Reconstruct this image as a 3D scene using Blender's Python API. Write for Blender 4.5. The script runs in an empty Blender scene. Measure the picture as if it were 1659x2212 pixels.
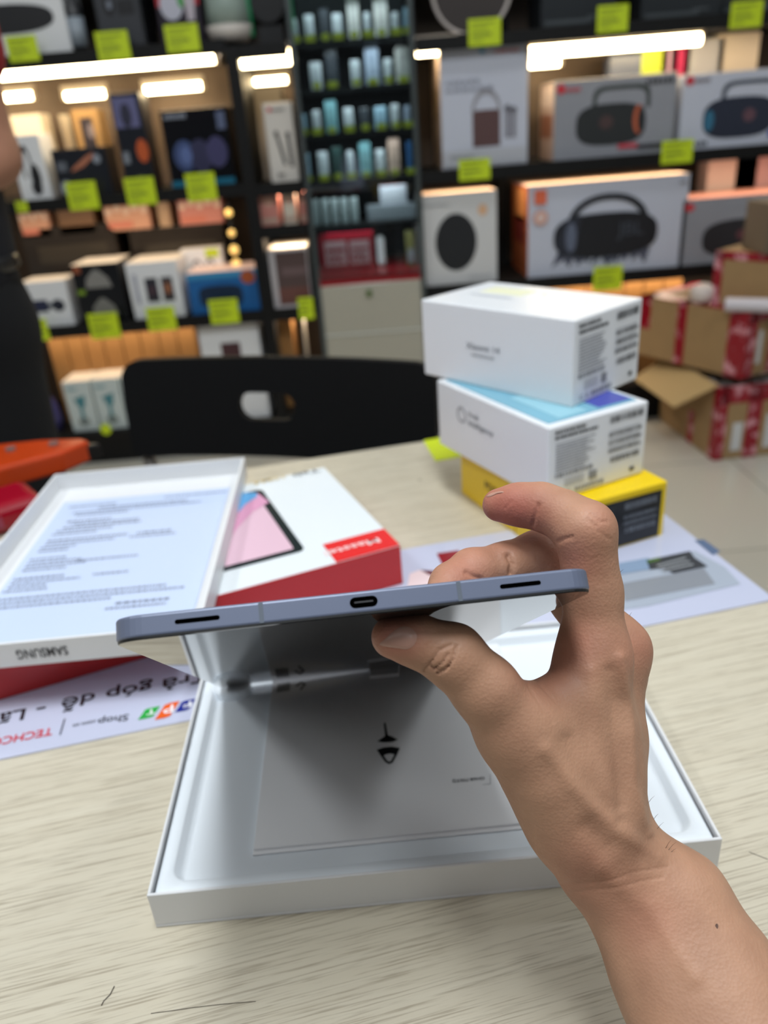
import bpy, math, random
import numpy as np
from mathutils import Vector, Matrix
random.seed(7)
rng = np.random.default_rng(5)
SC = bpy.context.scene
COL = SC.collection

# ------------------------------------------------------------------ camera
F, CX, CY = 1661.0, 829.5, 1106.0
CAM = np.array([0.0, 0.0, 1.092])            # eye height above the floor
_dn = np.array([1100 - CX, -(4458 - CY), -F]); _dn /= np.linalg.norm(_dn)
_up = -_dn
_fw = np.array([0, 0, -1.0]); _fw = _fw - _up * _fw.dot(_up); _fw /= np.linalg.norm(_fw)
_rt = np.cross(_fw, _up)
RC = np.array([_rt, _fw, _up])               # camera axes -> world
cam_data = bpy.data.cameras.new('camera')
cam = bpy.data.objects.new('camera', cam_data); COL.objects.link(cam)
m4 = Matrix.Identity(4)
for i in range(3):
    for j in range(3):
        m4[i][j] = RC[i][j]
m4.translation = Vector(CAM)
cam.matrix_world = m4
cam_data.sensor_fit = 'VERTICAL'
cam_data.sensor_height = 36.0
cam_data.lens = F / 2212 * 36.0
cam_data.clip_start = 0.02
cam_data.dof.use_dof = True
cam_data.dof.focus_distance = 0.29
cam_data.dof.aperture_fstop = 8.0
SC.camera = cam

# ------------------------------------------------------------------ exposure, world, big lights
SC.view_settings.view_transform = 'Standard'
SC.view_settings.look = 'None'
SC.view_settings.gamma = 1.0
SC.view_settings.use_curve_mapping = False
SC.view_settings.exposure = 0.0
SC.cycles.use_denoising = True
SC.cycles.max_bounces = 8
SC.cycles.sample_clamp_indirect = 6.0
world = bpy.data.worlds.new('shop_ambience'); SC.world = world
world.use_nodes = True
world.node_tree.nodes['Background'].inputs[0].default_value = (0.80, 0.86, 0.95, 1)
world.node_tree.nodes['Background'].inputs[1].default_value = 0.07

def area(name, loc, sx, sy, power, col=(1, 1, 1), rot=(0, 0, 0)):
    l = bpy.data.lights.new(name, 'AREA'); l.shape = 'RECTANGLE'
    l.size, l.size_y, l.energy, l.color = sx, sy, power, col
    o = bpy.data.objects.new(name, l); COL.objects.link(o)
    o.location = loc; o.rotation_euler = rot
    return o
for i, (x, y, p) in enumerate([(-1.5, -0.9, 14), (-1.5, 0.35, 40), (0.0, -1.3, 8), (0.02, 0.0, 92), (1.5, -0.9, 12), (1.5, 0.35, 34)]):
    area('ceiling_lamp_light', (x, y, 2.93), 0.3, 0.9, p * 0.41, (0.92, 0.97, 1.0))
area('ceiling_lamp_light', (0.0, 1.95, 2.93), 4.2, 0.3, 14, (0.93, 0.97, 1.0))

# ------------------------------------------------------------------ helpers
def ray(x, y):
    d = RC @ np.array([x - CX, -(y - CY), -F]); return d / np.linalg.norm(d)
def at_y(x, y, Y):                            # point of the sight line at depth Y
    d = ray(x, y); return CAM + d * (Y / d[1])
def at_z(x, y, z):                            # point of the sight line at height z
    d = ray(x, y); return CAM + d * ((z - CAM[2]) / d[2])
def at_r(x, y, r):
    return CAM + ray(x, y) * r
def project(P):
    c = (np.asarray(P) - CAM) @ RC
    return np.stack([CX + F * c[..., 0] / -c[..., 2], CY - F * c[..., 1] / -c[..., 2]], -1)

def lin(c):
    return tuple((v / 255 / 12.92 if v / 255 <= 0.04045 else ((v / 255 + 0.055) / 1.055) ** 2.4) for v in c) + (1.0,)
_M = {}
def mat(name, col, rough=0.5, metal=0.0, emit=0.0, coat=0.0, var=0.0, vscale=30.0, bump=0.0, spec=0.5):
    if name in _M: return _M[name]
    m = bpy.data.materials.new(name); m.use_nodes = True
    nt = m.node_tree; b = nt.nodes['Principled BSDF']
    c = lin(col)
    b.inputs['Base Color'].default_value = c
    b.inputs['Roughness'].default_value = rough
    b.inputs['Metallic'].default_value = metal
    b.inputs['Specular IOR Level'].default_value = spec
    if coat:
        b.inputs['Coat Weight'].default_value = coat; b.inputs['Coat Roughness'].default_value = 0.08
    if emit:
        b.inputs['Emission Color'].default_value = c; b.inputs['Emission Strength'].default_value = emit
    if var or bump:
        tc = nt.nodes.new('ShaderNodeTexCoord'); n = nt.nodes.new('ShaderNodeTexNoise')
        n.inputs['Scale'].default_value = vscale; n.inputs['Detail'].default_value = 4
        nt.links.new(tc.outputs['Object'], n.inputs['Vector'])
        if var:
            r = nt.nodes.new('ShaderNodeMix'); r.data_type = 'RGBA'
            r.inputs[6].default_value = tuple(max(0, v * (1 - var)) for v in c[:3]) + (1,)
            r.inputs[7].default_value = tuple(min(1, v * (1 + var)) for v in c[:3]) + (1,)
            nt.links.new(n.outputs[0], r.inputs[0]); nt.links.new(r.outputs[2], b.inputs['Base Color'])
        if bump:
            bp = nt.nodes.new('ShaderNodeBump'); bp.inputs['Strength'].default_value = bump
            bp.inputs['Distance'].default_value = 0.001
            nt.links.new(n.outputs[0], bp.inputs['Height']); nt.links.new(bp.outputs[0], b.inputs['Normal'])
    _M[name] = m
    return m
def cm(col, rough=0.45):
    return mat('ink_%d_%d_%d_%d' % (*[int(v) for v in col[:3]], int(rough * 100)), col, rough)

class MB:
    """collects faces with materials and links them as ONE mesh object"""
    def __init__(s): s.v = []; s.f = []; s.m = []; s.mats = []
    def mi(s, m):
        if m not in s.mats: s.mats.append(m)
        return s.mats.index(m)
    def add(s, vs, fs, m):
        k = len(s.v); i = s.mi(m)
        s.v += [tuple(float(c) for c in p) for p in vs]
        for f in fs: s.f.append([k + q for q in f]); s.m.append(i)
    def box(s, x0, x1, y0, y1, z0, z1, m, top=None, T=None):
        vs = [(x, y, z) for z in (z0, z1) for x, y in ((x0, y0), (x1, y0), (x1, y1), (x0, y1))]
        if T is not None: vs = [tuple(T @ Vector(p)) for p in vs]
        s.add(vs, [(0, 3, 2, 1), (0, 1, 5, 4), (1, 2, 6, 5), (2, 3, 7, 6), (3, 0, 4, 7)], m)
        k = len(s.v) - 8
        s.f.append([k + 4, k + 5, k + 6, k + 7]); s.m.append(s.mi(top or m))
    def prism(s, pts, z0, z1, m, T=None, side=None):
        n = len(pts)
        vs = [(x, y, z0) for x, y in pts] + [(x, y, z1) for x, y in pts]
        if T is not None: vs = [tuple(T @ Vector(p)) for p in vs]
        s.add(vs, [tuple(range(n))[::-1], tuple(range(n, 2 * n))], m)
        k = len(s.v) - 2 * n; i = s.mi(side or m)
        for a in range(n):
            b = (a + 1) % n
            s.f.append([k + a, k + b, k + n + b, k + n + a]); s.m.append(i)
    def tube(s, pts, r, m, seg=10, cap=True):
        pts = [Vector(p) for p in pts]; rs = r if isinstance(r, (list, tuple)) else [r] * len(pts)
        rings = []; ref = Vector((0.31, 0.2, 0.93))
        for i, p in enumerate(pts):
            d = (pts[min(i + 1, len(pts) - 1)] - pts[max(i - 1, 0)]).normalized()
            a = d.cross(ref)
            if a.length < 1e-3: a = d.cross(Vector((1, 0, 0)))
            a.normalize(); b = d.cross(a)
            rings.append([p + (a * math.cos(t) + b * math.sin(t)) * rs[i] for t in [2 * math.pi * q / seg for q in range(seg)]])
        vs = [q for rg in rings for q in rg]; fs = []
        for i in range(len(rings) - 1):
            for q in range(seg):
                w = (q + 1) % seg
                fs.append((i * seg + q, i * seg + w, (i + 1) * seg + w, (i + 1) * seg + q))
        if cap:
            fs.append(tuple(range(seg))[::-1]); fs.append(tuple(range((len(rings) - 1) * seg, len(rings) * seg)))
        s.add(vs, fs, m)
    def build(s, name, parent=None, loc=None, rotz=0.0, bevel=0.0, smooth=False, seg=2, mw=None):
        me = bpy.data.meshes.new(name); me.from_pydata(s.v, [], s.f)
        for m in s.mats: me.materials.append(m)
        me.polygons.foreach_set('material_index', s.m)
        if smooth: me.polygons.foreach_set('use_smooth', [True] * len(s.f))
        me.update()
        o = bpy.data.objects.new(name, me); COL.objects.link(o)
        if mw is not None: o.matrix_world = mw
        if loc is not None: o.location = loc
        if rotz: o.rotation_euler = (0, 0, rotz)
        if parent is not None: o.parent = parent
        if bevel:
            b = o.modifiers.new('bevel', 'BEVEL'); b.width = bevel; b.segments = seg; b.limit_method = 'ANGLE'
        return o

def tag(o, label=None, cat=None, group=None, kind=None):
    if label: o['label'] = label
    if cat: o['category'] = cat
    if group: o['group'] = group
    if kind: o['kind'] = kind
    return o
def empty(name, loc, rotz=0.0, label=None, cat=None, group=None, mw=None):
    o = bpy.data.objects.new(name, None); COL.objects.link(o)
    if mw is not None: o.matrix_world = mw
    else: o.location = loc; o.rotation_euler = (0, 0, rotz)
    return tag(o, label, cat, group)

_TX = {}
def glyphs(s):
    if s not in _TX:
        c = bpy.data.curves.new('lettering_source', 'FONT'); c.body = s; c.size = 1.0; c.resolution_u = 3; c.offset = 0.012
        o = bpy.data.objects.new('lettering_source', c); COL.objects.link(o)
        dg = bpy.context.evaluated_depsgraph_get()
        me = bpy.data.meshes.new_from_object(o.evaluated_get(dg))
        v = [tuple(p.co) for p in me.vertices]; f = [tuple(p.vertices) for p in me.polygons]
        bpy.data.objects.remove(o); bpy.data.curves.remove(c); bpy.data.meshes.remove(me)
        xs = [p[0] for p in v]; _TX[s] = (v, f, min(xs), max(xs))
    return _TX[s]
def letter(mb, s, P, ux, uy, width, cap, m):
    """lettering s from point P along ux (total width) with capital height cap along uy"""
    v, f, a, b = glyphs(s); P = Vector(P); ux = Vector(ux); uy = Vector(uy)
    kx = width / (b - a); ky = cap / 0.729
    mb.add([tuple(P + ux * ((q[0] - a) * kx) + uy * (q[1] * ky)) for q in v], f, m)

def wood_mat():
    m = bpy.data.materials.new('pale_wood_laminate'); m.use_nodes = True
    nt = m.node_tree; b = nt.nodes['Principled BSDF']; L = nt.links.new
    tc = nt.nodes.new('ShaderNodeTexCoord')
    def noise(sc, scale, det=3, rough=0.6, dist=0.0):
        mp = nt.nodes.new('ShaderNodeMapping'); mp.inputs['Scale'].default_value = sc
        L(tc.outputs['Object'], mp.inputs['Vector'])
        n = nt.nodes.new('ShaderNodeTexNoise'); n.inputs['Scale'].default_value = scale
        n.inputs['Detail'].default_value = det; n.inputs['Roughness'].default_value = rough
        n.inputs['Distortion'].default_value = dist
        L(mp.outputs[0], n.inputs['Vector']); return n
    n1 = noise((0.022, 1, 1), 1150, 3, 0.62, 0.12)
    n2 = noise((0.04, 1, 1), 190, 2, 0.5, 0.15)
    n3 = noise((0.5, 1, 1), 9, 2)
    r1 = nt.nodes.new('ShaderNodeValToRGB')
    r1.color_ramp.elements[0].position = 0.36; r1.color_ramp.elements[0].color = lin((148, 137, 118))
    r1.color_ramp.elements[1].position = 0.49; r1.color_ramp.elements[1].color = lin((206, 198, 179))
    L(n1.outputs[0], r1.inputs[0])
    r2 = nt.nodes.new('ShaderNodeValToRGB')
    r2.color_ramp.elements[0].position = 0.3; r2.color_ramp.elements[0].color = lin((196, 186, 166))
    r2.color_ramp.elements[1].position = 0.7; r2.color_ramp.elements[1].color = lin((210, 202, 184))
    L(n2.outputs[0], r2.inputs[0])
    mx = nt.nodes.new('ShaderNodeMix'); mx.data_type = 'RGBA'; mx.inputs[0].default_value = 0.38
    L(r1.outputs[0], mx.inputs[6]); L(r2.outputs[0], mx.inputs[7])
    r3 = nt.nodes.new('ShaderNodeValToRGB')
    r3.color_ramp.elements[0].color = (0.90, 0.89, 0.86, 1); r3.color_ramp.elements[1].color = (1, 1, 1, 1)
    L(n3.outputs[0], r3.inputs[0])
    mu = nt.nodes.new('ShaderNodeMix'); mu.data_type = 'RGBA'; mu.blend_type = 'MULTIPLY'; mu.inputs[0].default_value = 1
    L(mx.outputs[2], mu.inputs[6]); L(r3.outputs[0], mu.inputs[7]); L(mu.outputs[2], b.inputs['Base Color'])
    b.inputs['Roughness'].default_value = 0.38
    bp = nt.nodes.new('ShaderNodeBump'); bp.inputs['Strength'].default_value = 0.25; bp.inputs['Distance'].default_value = 0.0006
    L(n1.outputs[0], bp.inputs['Height']); L(bp.outputs[0], b.inputs['Normal'])
    return m
def tile_mat():
    m = bpy.data.materials.new('polished_floor_tiles'); m.use_nodes = True
    nt = m.node_tree; b = nt.nodes['Principled BSDF']; L = nt.links.new
    tc = nt.nodes.new('ShaderNodeTexCoord')
    br = nt.nodes.new('ShaderNodeTexBrick'); br.offset = 0.0
    br.inputs['Color1'].default_value = lin((196, 192, 180)); br.inputs['Color2'].default_value = lin((190, 186, 174))
    br.inputs['Mortar'].default_value = lin((150, 145, 134))
    br.inputs['Scale'].default_value = 1.0; br.inputs['Mortar Size'].default_value = 0.003
    br.inputs['Brick Width'].default_value = 0.6; br.inputs['Row Height'].default_value = 0.6
    L(tc.outputs['Object'], br.inputs['Vector']); L(br.outputs[0], b.inputs['Base Color'])
    b.inputs['Roughness'].default_value = 0.16
    return m

WHITE = mat('white_card', (226, 227, 229), 0.42, bump=0.05, vscale=400)
WHITE2 = mat('white_gloss_card', (232, 234, 238), 0.28)
PAPER = mat('white_paper', (222, 222, 224), 0.55)
BLACK = mat('black_steel', (9, 9, 10), 0.55, spec=.3)
DARK = mat('black_plastic', (14, 15, 18), 0.4)
INK = mat('black_ink', (28, 30, 34), 0.5)
GREY_INK = mat('grey_ink', (112, 116, 124), 0.5)

# ================================================================== the setting
ROOM = (-3.2, 3.2, -2.4, 3.40, 3.0)
mb = MB(); mb.box(ROOM[0], ROOM[1], ROOM[2], ROOM[3], -0.05, 0.0, tile_mat())
tag(mb.build('floor'), kind='structure')
mb = MB(); mb.box(ROOM[0], ROOM[1], ROOM[2], ROOM[3], 3.0, 3.05, mat('ceiling_paint', (214, 216, 218), 0.8))
tag(mb.build('ceiling'), kind='structure')
mb = MB(); mb.box(ROOM[0], ROOM[1], 3.40, 3.48, 0.0, 3.0, mat('dark_wall_paint', (58, 52, 48), 0.7))
tag(mb.build('wall_back'), kind='structure')
mb = MB(); mb.box(ROOM[0] - 0.08, ROOM[0], ROOM[2], 3.48, 0.0, 3.0, mat('pale_wall_paint', (196, 196, 194), 0.7))
tag(mb.build('wall_left'), kind='structure')
mb = MB(); mb.box(ROOM[1], ROOM[1] + 0.08, ROOM[2], 3.48, 0.0, 3.0, mat('pale_wall_paint', (196, 196, 194), 0.7))
tag(mb.build('wall_right'), kind='structure')

# ================================================================== display shelving at the back
YF, YB = 2.86, 3.34
def zpx(x, y, Y=YF): return float(at_y(x, y, Y)[2])
def xpx(x, y, Y=YF): return float(at_y(x, y, Y)[0])
bracket = mat('pegboard_brown', (84, 68, 55), 0.6, var=0.15, vscale=8)
ZL = [zpx(250, 106), zpx(300, 416), zpx(300, 694), zpx(200, 936)]
ZM = [zpx(580, 96), zpx(610, 396), zpx(610, 488), zpx(630, 668)]
ZR = [zpx(1200, 62), zpx(1250, 346), zpx(1250, 596), zpx(1250, 860)]
XPL0, XPL1 = xpx(529, 400), xpx(556, 434)
XCAB0, XCAB1 = xpx(664, 430), xpx(902, 300)
XR = 2.2
def shelving(label, x0, x1, boards, posts, lip=0.030, base=True, front=True):
    t = empty('display_shelving', ((x0 + x1) / 2, YF, 0), 0, label, 'shelving', 'black display shelving along the back wall')
    ox = (x0 + x1) / 2
    for z in boards:
        b = MB(); b.box(x0 - ox, x1 - ox, 0, YB - YF, z - 0.028, z, BLACK)
        b.box(x0 - ox, x1 - ox, -0.008, 0.0, z - 0.036, z + 0.004, BLACK)
        b.build('shelf_board', t)
    for px_ in posts:
        b = MB(); b.box(px_ - 0.020 - ox, px_ + 0.020 - ox, -0.012 if front else .40, YB - YF, 0, boards[0] + .004 if front else 2.3, BLACK); b.build('upright', t)
    b = MB(); b.box(x0 - ox, x1 - ox, YB - YF, YB - YF + 0.02, 0.05, 2.3, bracket); b.build('back_panel', t)
    if base:
        b = MB(); b.box(x0 - ox, x1 - ox, 0.0, YB - YF, 0.0, 0.10, BLACK); b.build('plinth', t)
    return t
shelving('black shelving bay on the left with speaker boxes, behind the standing person', -2.2, XPL0, ZL + [zpx(250, -190)], [-2.1])
shelving('narrow black shelving bay left of the glass cabinet', XPL1 - 0.036, XCAB0 - 0.012, ZM + [0.14, zpx(580, -190)], [XPL1 - 0.018])
shelving('wide black shelving bay on the right with large speaker boxes', XCAB1 + 0.01, XR, ZR + [0.14, zpx(1200, -220)], [xpx(1087, 500, 3.26), 2.1], front=False)  # first post is an added black strip standing in for the dark box gap

tube_m = mat('warm_tube_glow', (255, 226, 160), 0.4, emit=20.0)
tube_m.node_tree.nodes['Principled BSDF'].inputs['Emission Color'].default_value = (1.0, 0.80, 0.47, 1)
cap_m = mat('lamp_housing', (196, 182, 165), 0.4)
def light_tube(a, b, Y, r, label, zshelf=None):
    P, Q = at_y(*a, Y), at_y(*b, Y)
    z = (P[2] + Q[2]) / 2
    t = empty('light_tube', ((P[0] + Q[0]) / 2, Y, z), 0, label, 'lamp', 'warm light tubes under the shelves')
    h = abs(Q[0] - P[0]) / 2
    m = MB(); m.tube([(-h, 0, 0), (h, 0, 0)], r, tube_m, 12); m.build('tube', t, smooth=False)
    m = MB()
    for s in (-1, 1): m.tube([(s * h, 0, 0), (s * (h + 0.012), 0, 0)], r * 1.1, cap_m, 12)
    m.build('end_cap', t)
    m = MB(); m.box(-h - 0.01, h + 0.01, -0.014, 0.014, r * 0.9, r * 0.9 + 0.02, cap_m); m.build('housing', t)
    return t
light_tube((-220, 158), (466, 135), 2.92, 0.024, 'long bright light tube at the front of the left bay, below its top price cards')
light_tube((-60, 214), (72, 209), 3.24, 0.014, 'short light tube deep in the left bay, beside the bare forearm')
light_tube((142, 207), (228, 203), 3.24, 0.014, 'short light tube deep in the left bay, above the gold square box')
light_tube((314, 194), (436, 186), 3.24, 0.014, 'short light tube deep in the left bay, above the big black headphone box')
light_tube((520, 128), (632, 124), 2.92, 0.024, 'bright light tube in the narrow bay left of the glass cabinet')
light_tube((533, 178), (620, 173), 3.24, 0.012, 'dimmer yellow light tube deep in the narrow bay')
light_tube((898, 108), (996, 101), 2.92, 0.020, 'short light tube right of the glass cabinet, behind the karaoke speaker box')
light_tube((1143, 114), (1512, 84), 2.90, 0.018, 'long light tube above the handled speaker boxes in the right bay')
light_tube((1143, 140), (1208, 136), 3.22, 0.012, 'short light tube deep in the right bay')

for (x0, x1, z, p) in [(-1.5, XPL0, ZL[1], 2.6), (-1.5, XPL0, ZL[2], 2.0), (XPL1, XCAB0, ZM[1], .8), (XPL1, XCAB0, ZM[2], .8), (XPL1, XCAB0, ZM[3], 1.0), (XCAB1, 1.8, ZR[1], 3.6), (XCAB1, 1.8, ZR[2], 4.0), (-1.5, XPL0, ZL[0], 3), (XCAB1, 1.8, ZR[0], 3)]:
    area('shelf_strip_light', ((x0 + x1) / 2, YF + .10, z - .032), x1 - x0 - .04, .02, p * .8, (1.0, .80, .58))
for z in [zpx(770, 82), zpx(770, 186), zpx(780, 284), zpx(790, 385), zpx(790, 484), zpx(760, -20)]:
    area('cabinet_strip_light', ((XCAB0 + XCAB1) / 2, YF + .06, z - .018), .30, .015, .30, (.9, .96, 1.0))
lime = mat('lime_card', (196, 218, 26), 0.55)
lime_ink = mat('dark_lime_ink', (138, 156, 30), 0.6)
def price_tag(x0, y0, x1, y1, label, Y=YF - 0.012, group='lime price cards on the shelf edges', round_=False):
    P, Q = at_y(x0, y0, Y), at_y(x1, y1, Y)
    w, h = Q[0] - P[0], P[2] - Q[2]
    m = MB()
    if round_:
        n = 20; m.prism([(w / 2 * math.cos(6.2832 * i / n), h / 2 + h / 2 * math.sin(6.2832 * i / n)) for i in range(n)], -0.0015, 0.0015, lime, Matrix.Rotation(math.pi / 2, 4, 'X'))
    else:
        m.box(-w / 2, w / 2, -0.0015, 0.0015, 0, h, lime)
    o = m.build('price_card', loc=((P[0] + Q[0]) / 2, Y, Q[2]))
    tag(o, label, 'price card', group)
    if not round_:
        m = MB()
        for k, (u, wd) in enumerate([(0.84, 0.7), (0.66, 0.5), (0.42, 0.6), (0.2, 0.35)]):
            hh = 0.07 if k != 2 else 0.13
            m.box(-w / 2 + w * 0.1, -w / 2 + w * (0.1 + wd), -0.0022, -0.0014, h * u - h * hh / 2, h * u + h * hh / 2, lime_ink)
        m.build('printed_lines', o)
    return o
for a in [
    (10, 80, 88, 130, 'lime price card under the white soundbar box at the upper left'),
    (203, 70, 285, 127, 'lime price card under the dark camera box, top shelf on the left'),
    (353, 55, 434, 109, 'lime price card under the red and black box, top shelf on the left'),
    (139, 395, 217, 450, 'lime price card under the dark box with the orange hand picture'),
    (266, 386, 341, 440, 'lime price card under the tall dark phone gadget box'),
    (398, 376, 471, 431, 'lime price card under the big black headphone box'),
    (32, 436, 62, 457, 'small lime price card below the white headphone box'),
    (74, 690, 110, 734, 'lime price card at the knee of the standing person'),
    (187, 679, 263, 728, 'lime price card under the black lamp box'),
    (313, 666, 384, 711, 'lime price card under the white twin speaker box'),
    (449, 649, 519, 696, 'lime price card under the blue speaker box'),
    (642, 644, 680, 688, 'narrow lime price card beside the glass cabinet'),
    (1011, 42, 1082, 96, 'lime price card in front of the round mirror'),
    (1291, 13, 1355, 67, 'lime price card at the top centre of the right bay'),
    (1581, 5, 1643, 57, 'lime price card at the top right corner'),
    (991, 346, 1059, 386, 'lime price card under the karaoke speaker box'),
    (1431, 305, 1494, 350, 'lime price card between the two handled speaker boxes'),
    (1283, 577, 1342, 624, 'lime price card under the large speaker box with the splash picture'),
]: price_tag(*a)
price_tag(90, 929, 122, 950, 'small round yellow-green sticker by the purple bottle on the bottom shelf', round_=True)
price_tag(214, 916, 243, 938, 'small round yellow-green sticker under the white clothes-steamer boxes', round_=True)

def shelf_item(name, label, cat, group, tl, br, Y=2.89, dep=0.18, z=None, body=WHITE, top=None, side=None, art=(), text=(), rot=0.0, bevel=0.002, top_w=False):
    P, Q = at_y(*tl, Y), at_y(*br, Y)
    if top_w: Q[0] = at_y(br[0], tl[1], Y)[0]
    w = Q[0] - P[0]; z0 = Q[2] if z is None else z; h = P[2] - z0
    dep = min(dep, YB - Y - 0.01)
    m = MB(); m.box(-w / 2, w / 2, 0, dep, 0, h, body, top)
    o = m.build(name, loc=((P[0] + Q[0]) / 2, Y, z0), rotz=rot, bevel=bevel)
    tag(o, label, cat, group)
    draw(o, w, h, art, text)
    if side is not None:
        m = MB(); m.box(-w / 2 - 0.0008, -w / 2, 0.003, dep - 0.003, 0.003, h - 0.003, side[0])
        for (u0, v0, u1, v1, c) in side[1:]:
            m.box(-w / 2 - 0.0014, -w / 2 - 0.0009, dep * u0, dep * u1, h * v0, h * v1, cm(c))
        m.build('printed_side', o)
    return o
def ell(cx, cy, rx, ry, n=28, a0=0, a1=360, p=2.0):
    r = []
    for i in range(n):
        t = math.radians(a0 + (a1 - a0) * i / n); c, s_ = math.cos(t), math.sin(t)
        r.append((cx + rx * math.copysign(abs(c) ** (2 / p), c), cy + ry * math.copysign(abs(s_) ** (2 / p), s_)))
    return r
def arch(cx, cy, rx, ry, t, n=16, p=2.0):
    o = ell(cx, cy, rx, ry, n, 0, 180, p) + [(cx - rx, cy)]
    i_ = ell(cx, cy, rx - t, ry - t * 1.6, n, 0, 180, p) + [(cx - rx + t, cy)]
    return o, i_
def draw(o, w, h, art=(), text=(), y=0.0):
    if art:
        m = MB()
        for k, a in enumerate(art):
            yy = y - 0.0012 - 0.0004 * k
            if a[0] == 'r':
                _, u0, v0, u1, v1, c = a
                m.box(-w / 2 + w * u0, -w / 2 + w * u1, yy, yy + 0.0004, h * v0, h * v1, cm(c))
            elif a[0] == 'a':      # arch (handle)
                _, cu, cv, ru, rv, t, c, p = a
                A, B = arch(cu, cv, ru, rv, t, p=p); n = len(A)
                vs = [(-w / 2 + w * q[0], yy, h * q[1]) for q in A + B]
                m.add(vs, [(i, i + 1, n + i + 1, n + i) for i in range(n - 1)], cm(c))
            else:
                if a[0] == 'e':
                    pts = ell(*a[1:5], p=(a[6] if len(a) > 6 else 2.0)); c = a[5]
                else: pts = a[1]; c = a[2]
                vs = [(-w / 2 + w * q[0], yy, h * q[1]) for q in pts]
                m.add(vs, [tuple(range(len(vs)))], cm(c))
        m.build('printed_picture', o)
    if text:
        m = MB()
        for s, u, v, wd, cap, c in text:
            if s == '~':                       # a line of print too blurred to read
                n = 6; yy = y - 0.0012 - 0.0004 * (len(art) + 1)
                for i in range(n):
                    x0 = u + wd * i / n; m.box(-w / 2 + w * x0, -w / 2 + w * (x0 + wd / n * .74), yy, yy + .0003, h * v, h * (v + cap * (1 if i % 3 else .8)), cm(c))
                continue
            letter(m, s, (-w / 2 + w * u, y - 0.0012 - 0.0004 * (len(art) + 1), h * v), (1, 0, 0), (0, 0, 1), w * wd, h * cap, cm(c))
        m.build('lettering', o)

G1 = 'boxed goods on the left bay'; G2 = 'boxed goods in the narrow bay'; G3 = 'boxed goods on the right bay'
NAVY = mat('navy_box_print', (20, 24, 34), 0.35); DKBOX = mat('charcoal_box_print', (38, 40, 44), 0.35)
CREAM = mat('cream_card_and_lit_top', (226, 214, 196), 0.5); ORBOX = mat('orange_box_print', (214, 162, 136), 0.4)  # CREAM: cream boxes, and box tops with warm shelf light put into the colour
KRAFT = mat('kraft_card', (156, 112, 62), 0.65, var=0.12, vscale=14); REDP = mat('salmon_box_print', (212, 142, 130), 0.4)
BLUEP = mat('blue_box_print', (34, 98, 160), 0.32, var=0.25, vscale=14); MINT = mat('frosted_jar', (150, 166, 158), 0.3)
SILV = mat('silver_box_print', (150, 152, 160), 0.3, var=0.18, vscale=5)
# ---- left bay, top shelf
shelf_item('speaker_box', 'white soundbar box with a black speaker picture at the upper left corner', 'box', G1, (-190, -50), (155, 103), z=ZL[0], dep=.2,
           art=[('e', .52, .45, .40, .17, (28, 28, 32), 2.6)], text=[('~', .80, .90, .16, .06, (90, 92, 96))])
o = empty('spray_bottle', (xpx(167, 95, 2.89), 2.92, ZL[0]), 0, 'slim dark bottle with a grey label beside the white soundbar box', 'bottle')
m = MB(); m.tube([(0, 0, 0), (0, 0, .12), (0, 0, .15), (0, 0, .17)], [.026, .026, .014, .012], DKBOX, 16); m.build('bottle_body', o, smooth=True)
m = MB(); m.tube([(0, 0, .02), (0, 0, .10)], .0265, mat('bottle_label_grey', (150, 160, 170), .4), 16); m.build('label_band', o, smooth=True)
shelf_item('camera_box', 'dark grey box with a small camera picture, top shelf on the left', 'box', G1, (186, -70), (318, 96), z=ZL[0], body=DKBOX,
           art=[('r', .05, .05, .95, .97, (52, 54, 60)), ('e', .32, .55, .12, .14, (20, 20, 24)), ('e', .33, .55, .05, .06, (120, 126, 140)), ('r', .5, .42, .86, .6, (24, 24, 28))])
shelf_item('smart_speaker_box', 'red and black box with two grey speakers printed on it', 'box', G1, (322, -70), (443, 84), z=ZL[0], body=mat('deep_violet_print', (34, 26, 40), .35),
           art=[('r', 0.02, .50, .98, .98, (176, 24, 42)), ('e', .35, .52, .26, .20, (190, 190, 204)), ('e', .58, .60, .08, .13, (60, 150, 70)), ('p', [(.68, .3), (.84, .3), (.9, .66), (.64, .66)], (190, 180, 190))])
o = empty('frosted_canister', (xpx(494, 60, 2.92), 2.935, ZL[0]), 0, 'grey-green frosted canister with a pale base on the top shelf', 'canister')
m = MB(); m.tube([(0, 0, .045), (0, 0, .10), (0, 0, .28)], [.072, .068, .066], MINT, 24); m.build('canister_body', o, smooth=True)
m = MB(); m.tube([(0, 0, 0), (0, 0, .02), (0, 0, .045)], [.055, .07, .073], mat('pale_base_plastic', (206, 198, 190), .4), 24); m.build('canister_base', o, smooth=True)
# green lit fan heater like appliance
o = empty('gaming_light', (xpx(585, 80, 2.92), 2.98, ZM[0]), 0, 'black round gadget with green glowing sides left of the glass cabinet', 'gadget')
m = MB(); m.tube([(0, -.05, .12), (0, .05, .12)], .055, DARK, 24); m.box(-.04, .04, -.04, .04, 0, .06, DARK); m.build('gadget_body', o)
for s in (-1, 1):
    m = MB(); m.box(s * .068 - .008, s * .068 + .008, -.052, .02, .04, .2, mat('green_glow', (30, 130, 84), .4, emit=.35)); m.build('green_light', o)
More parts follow.
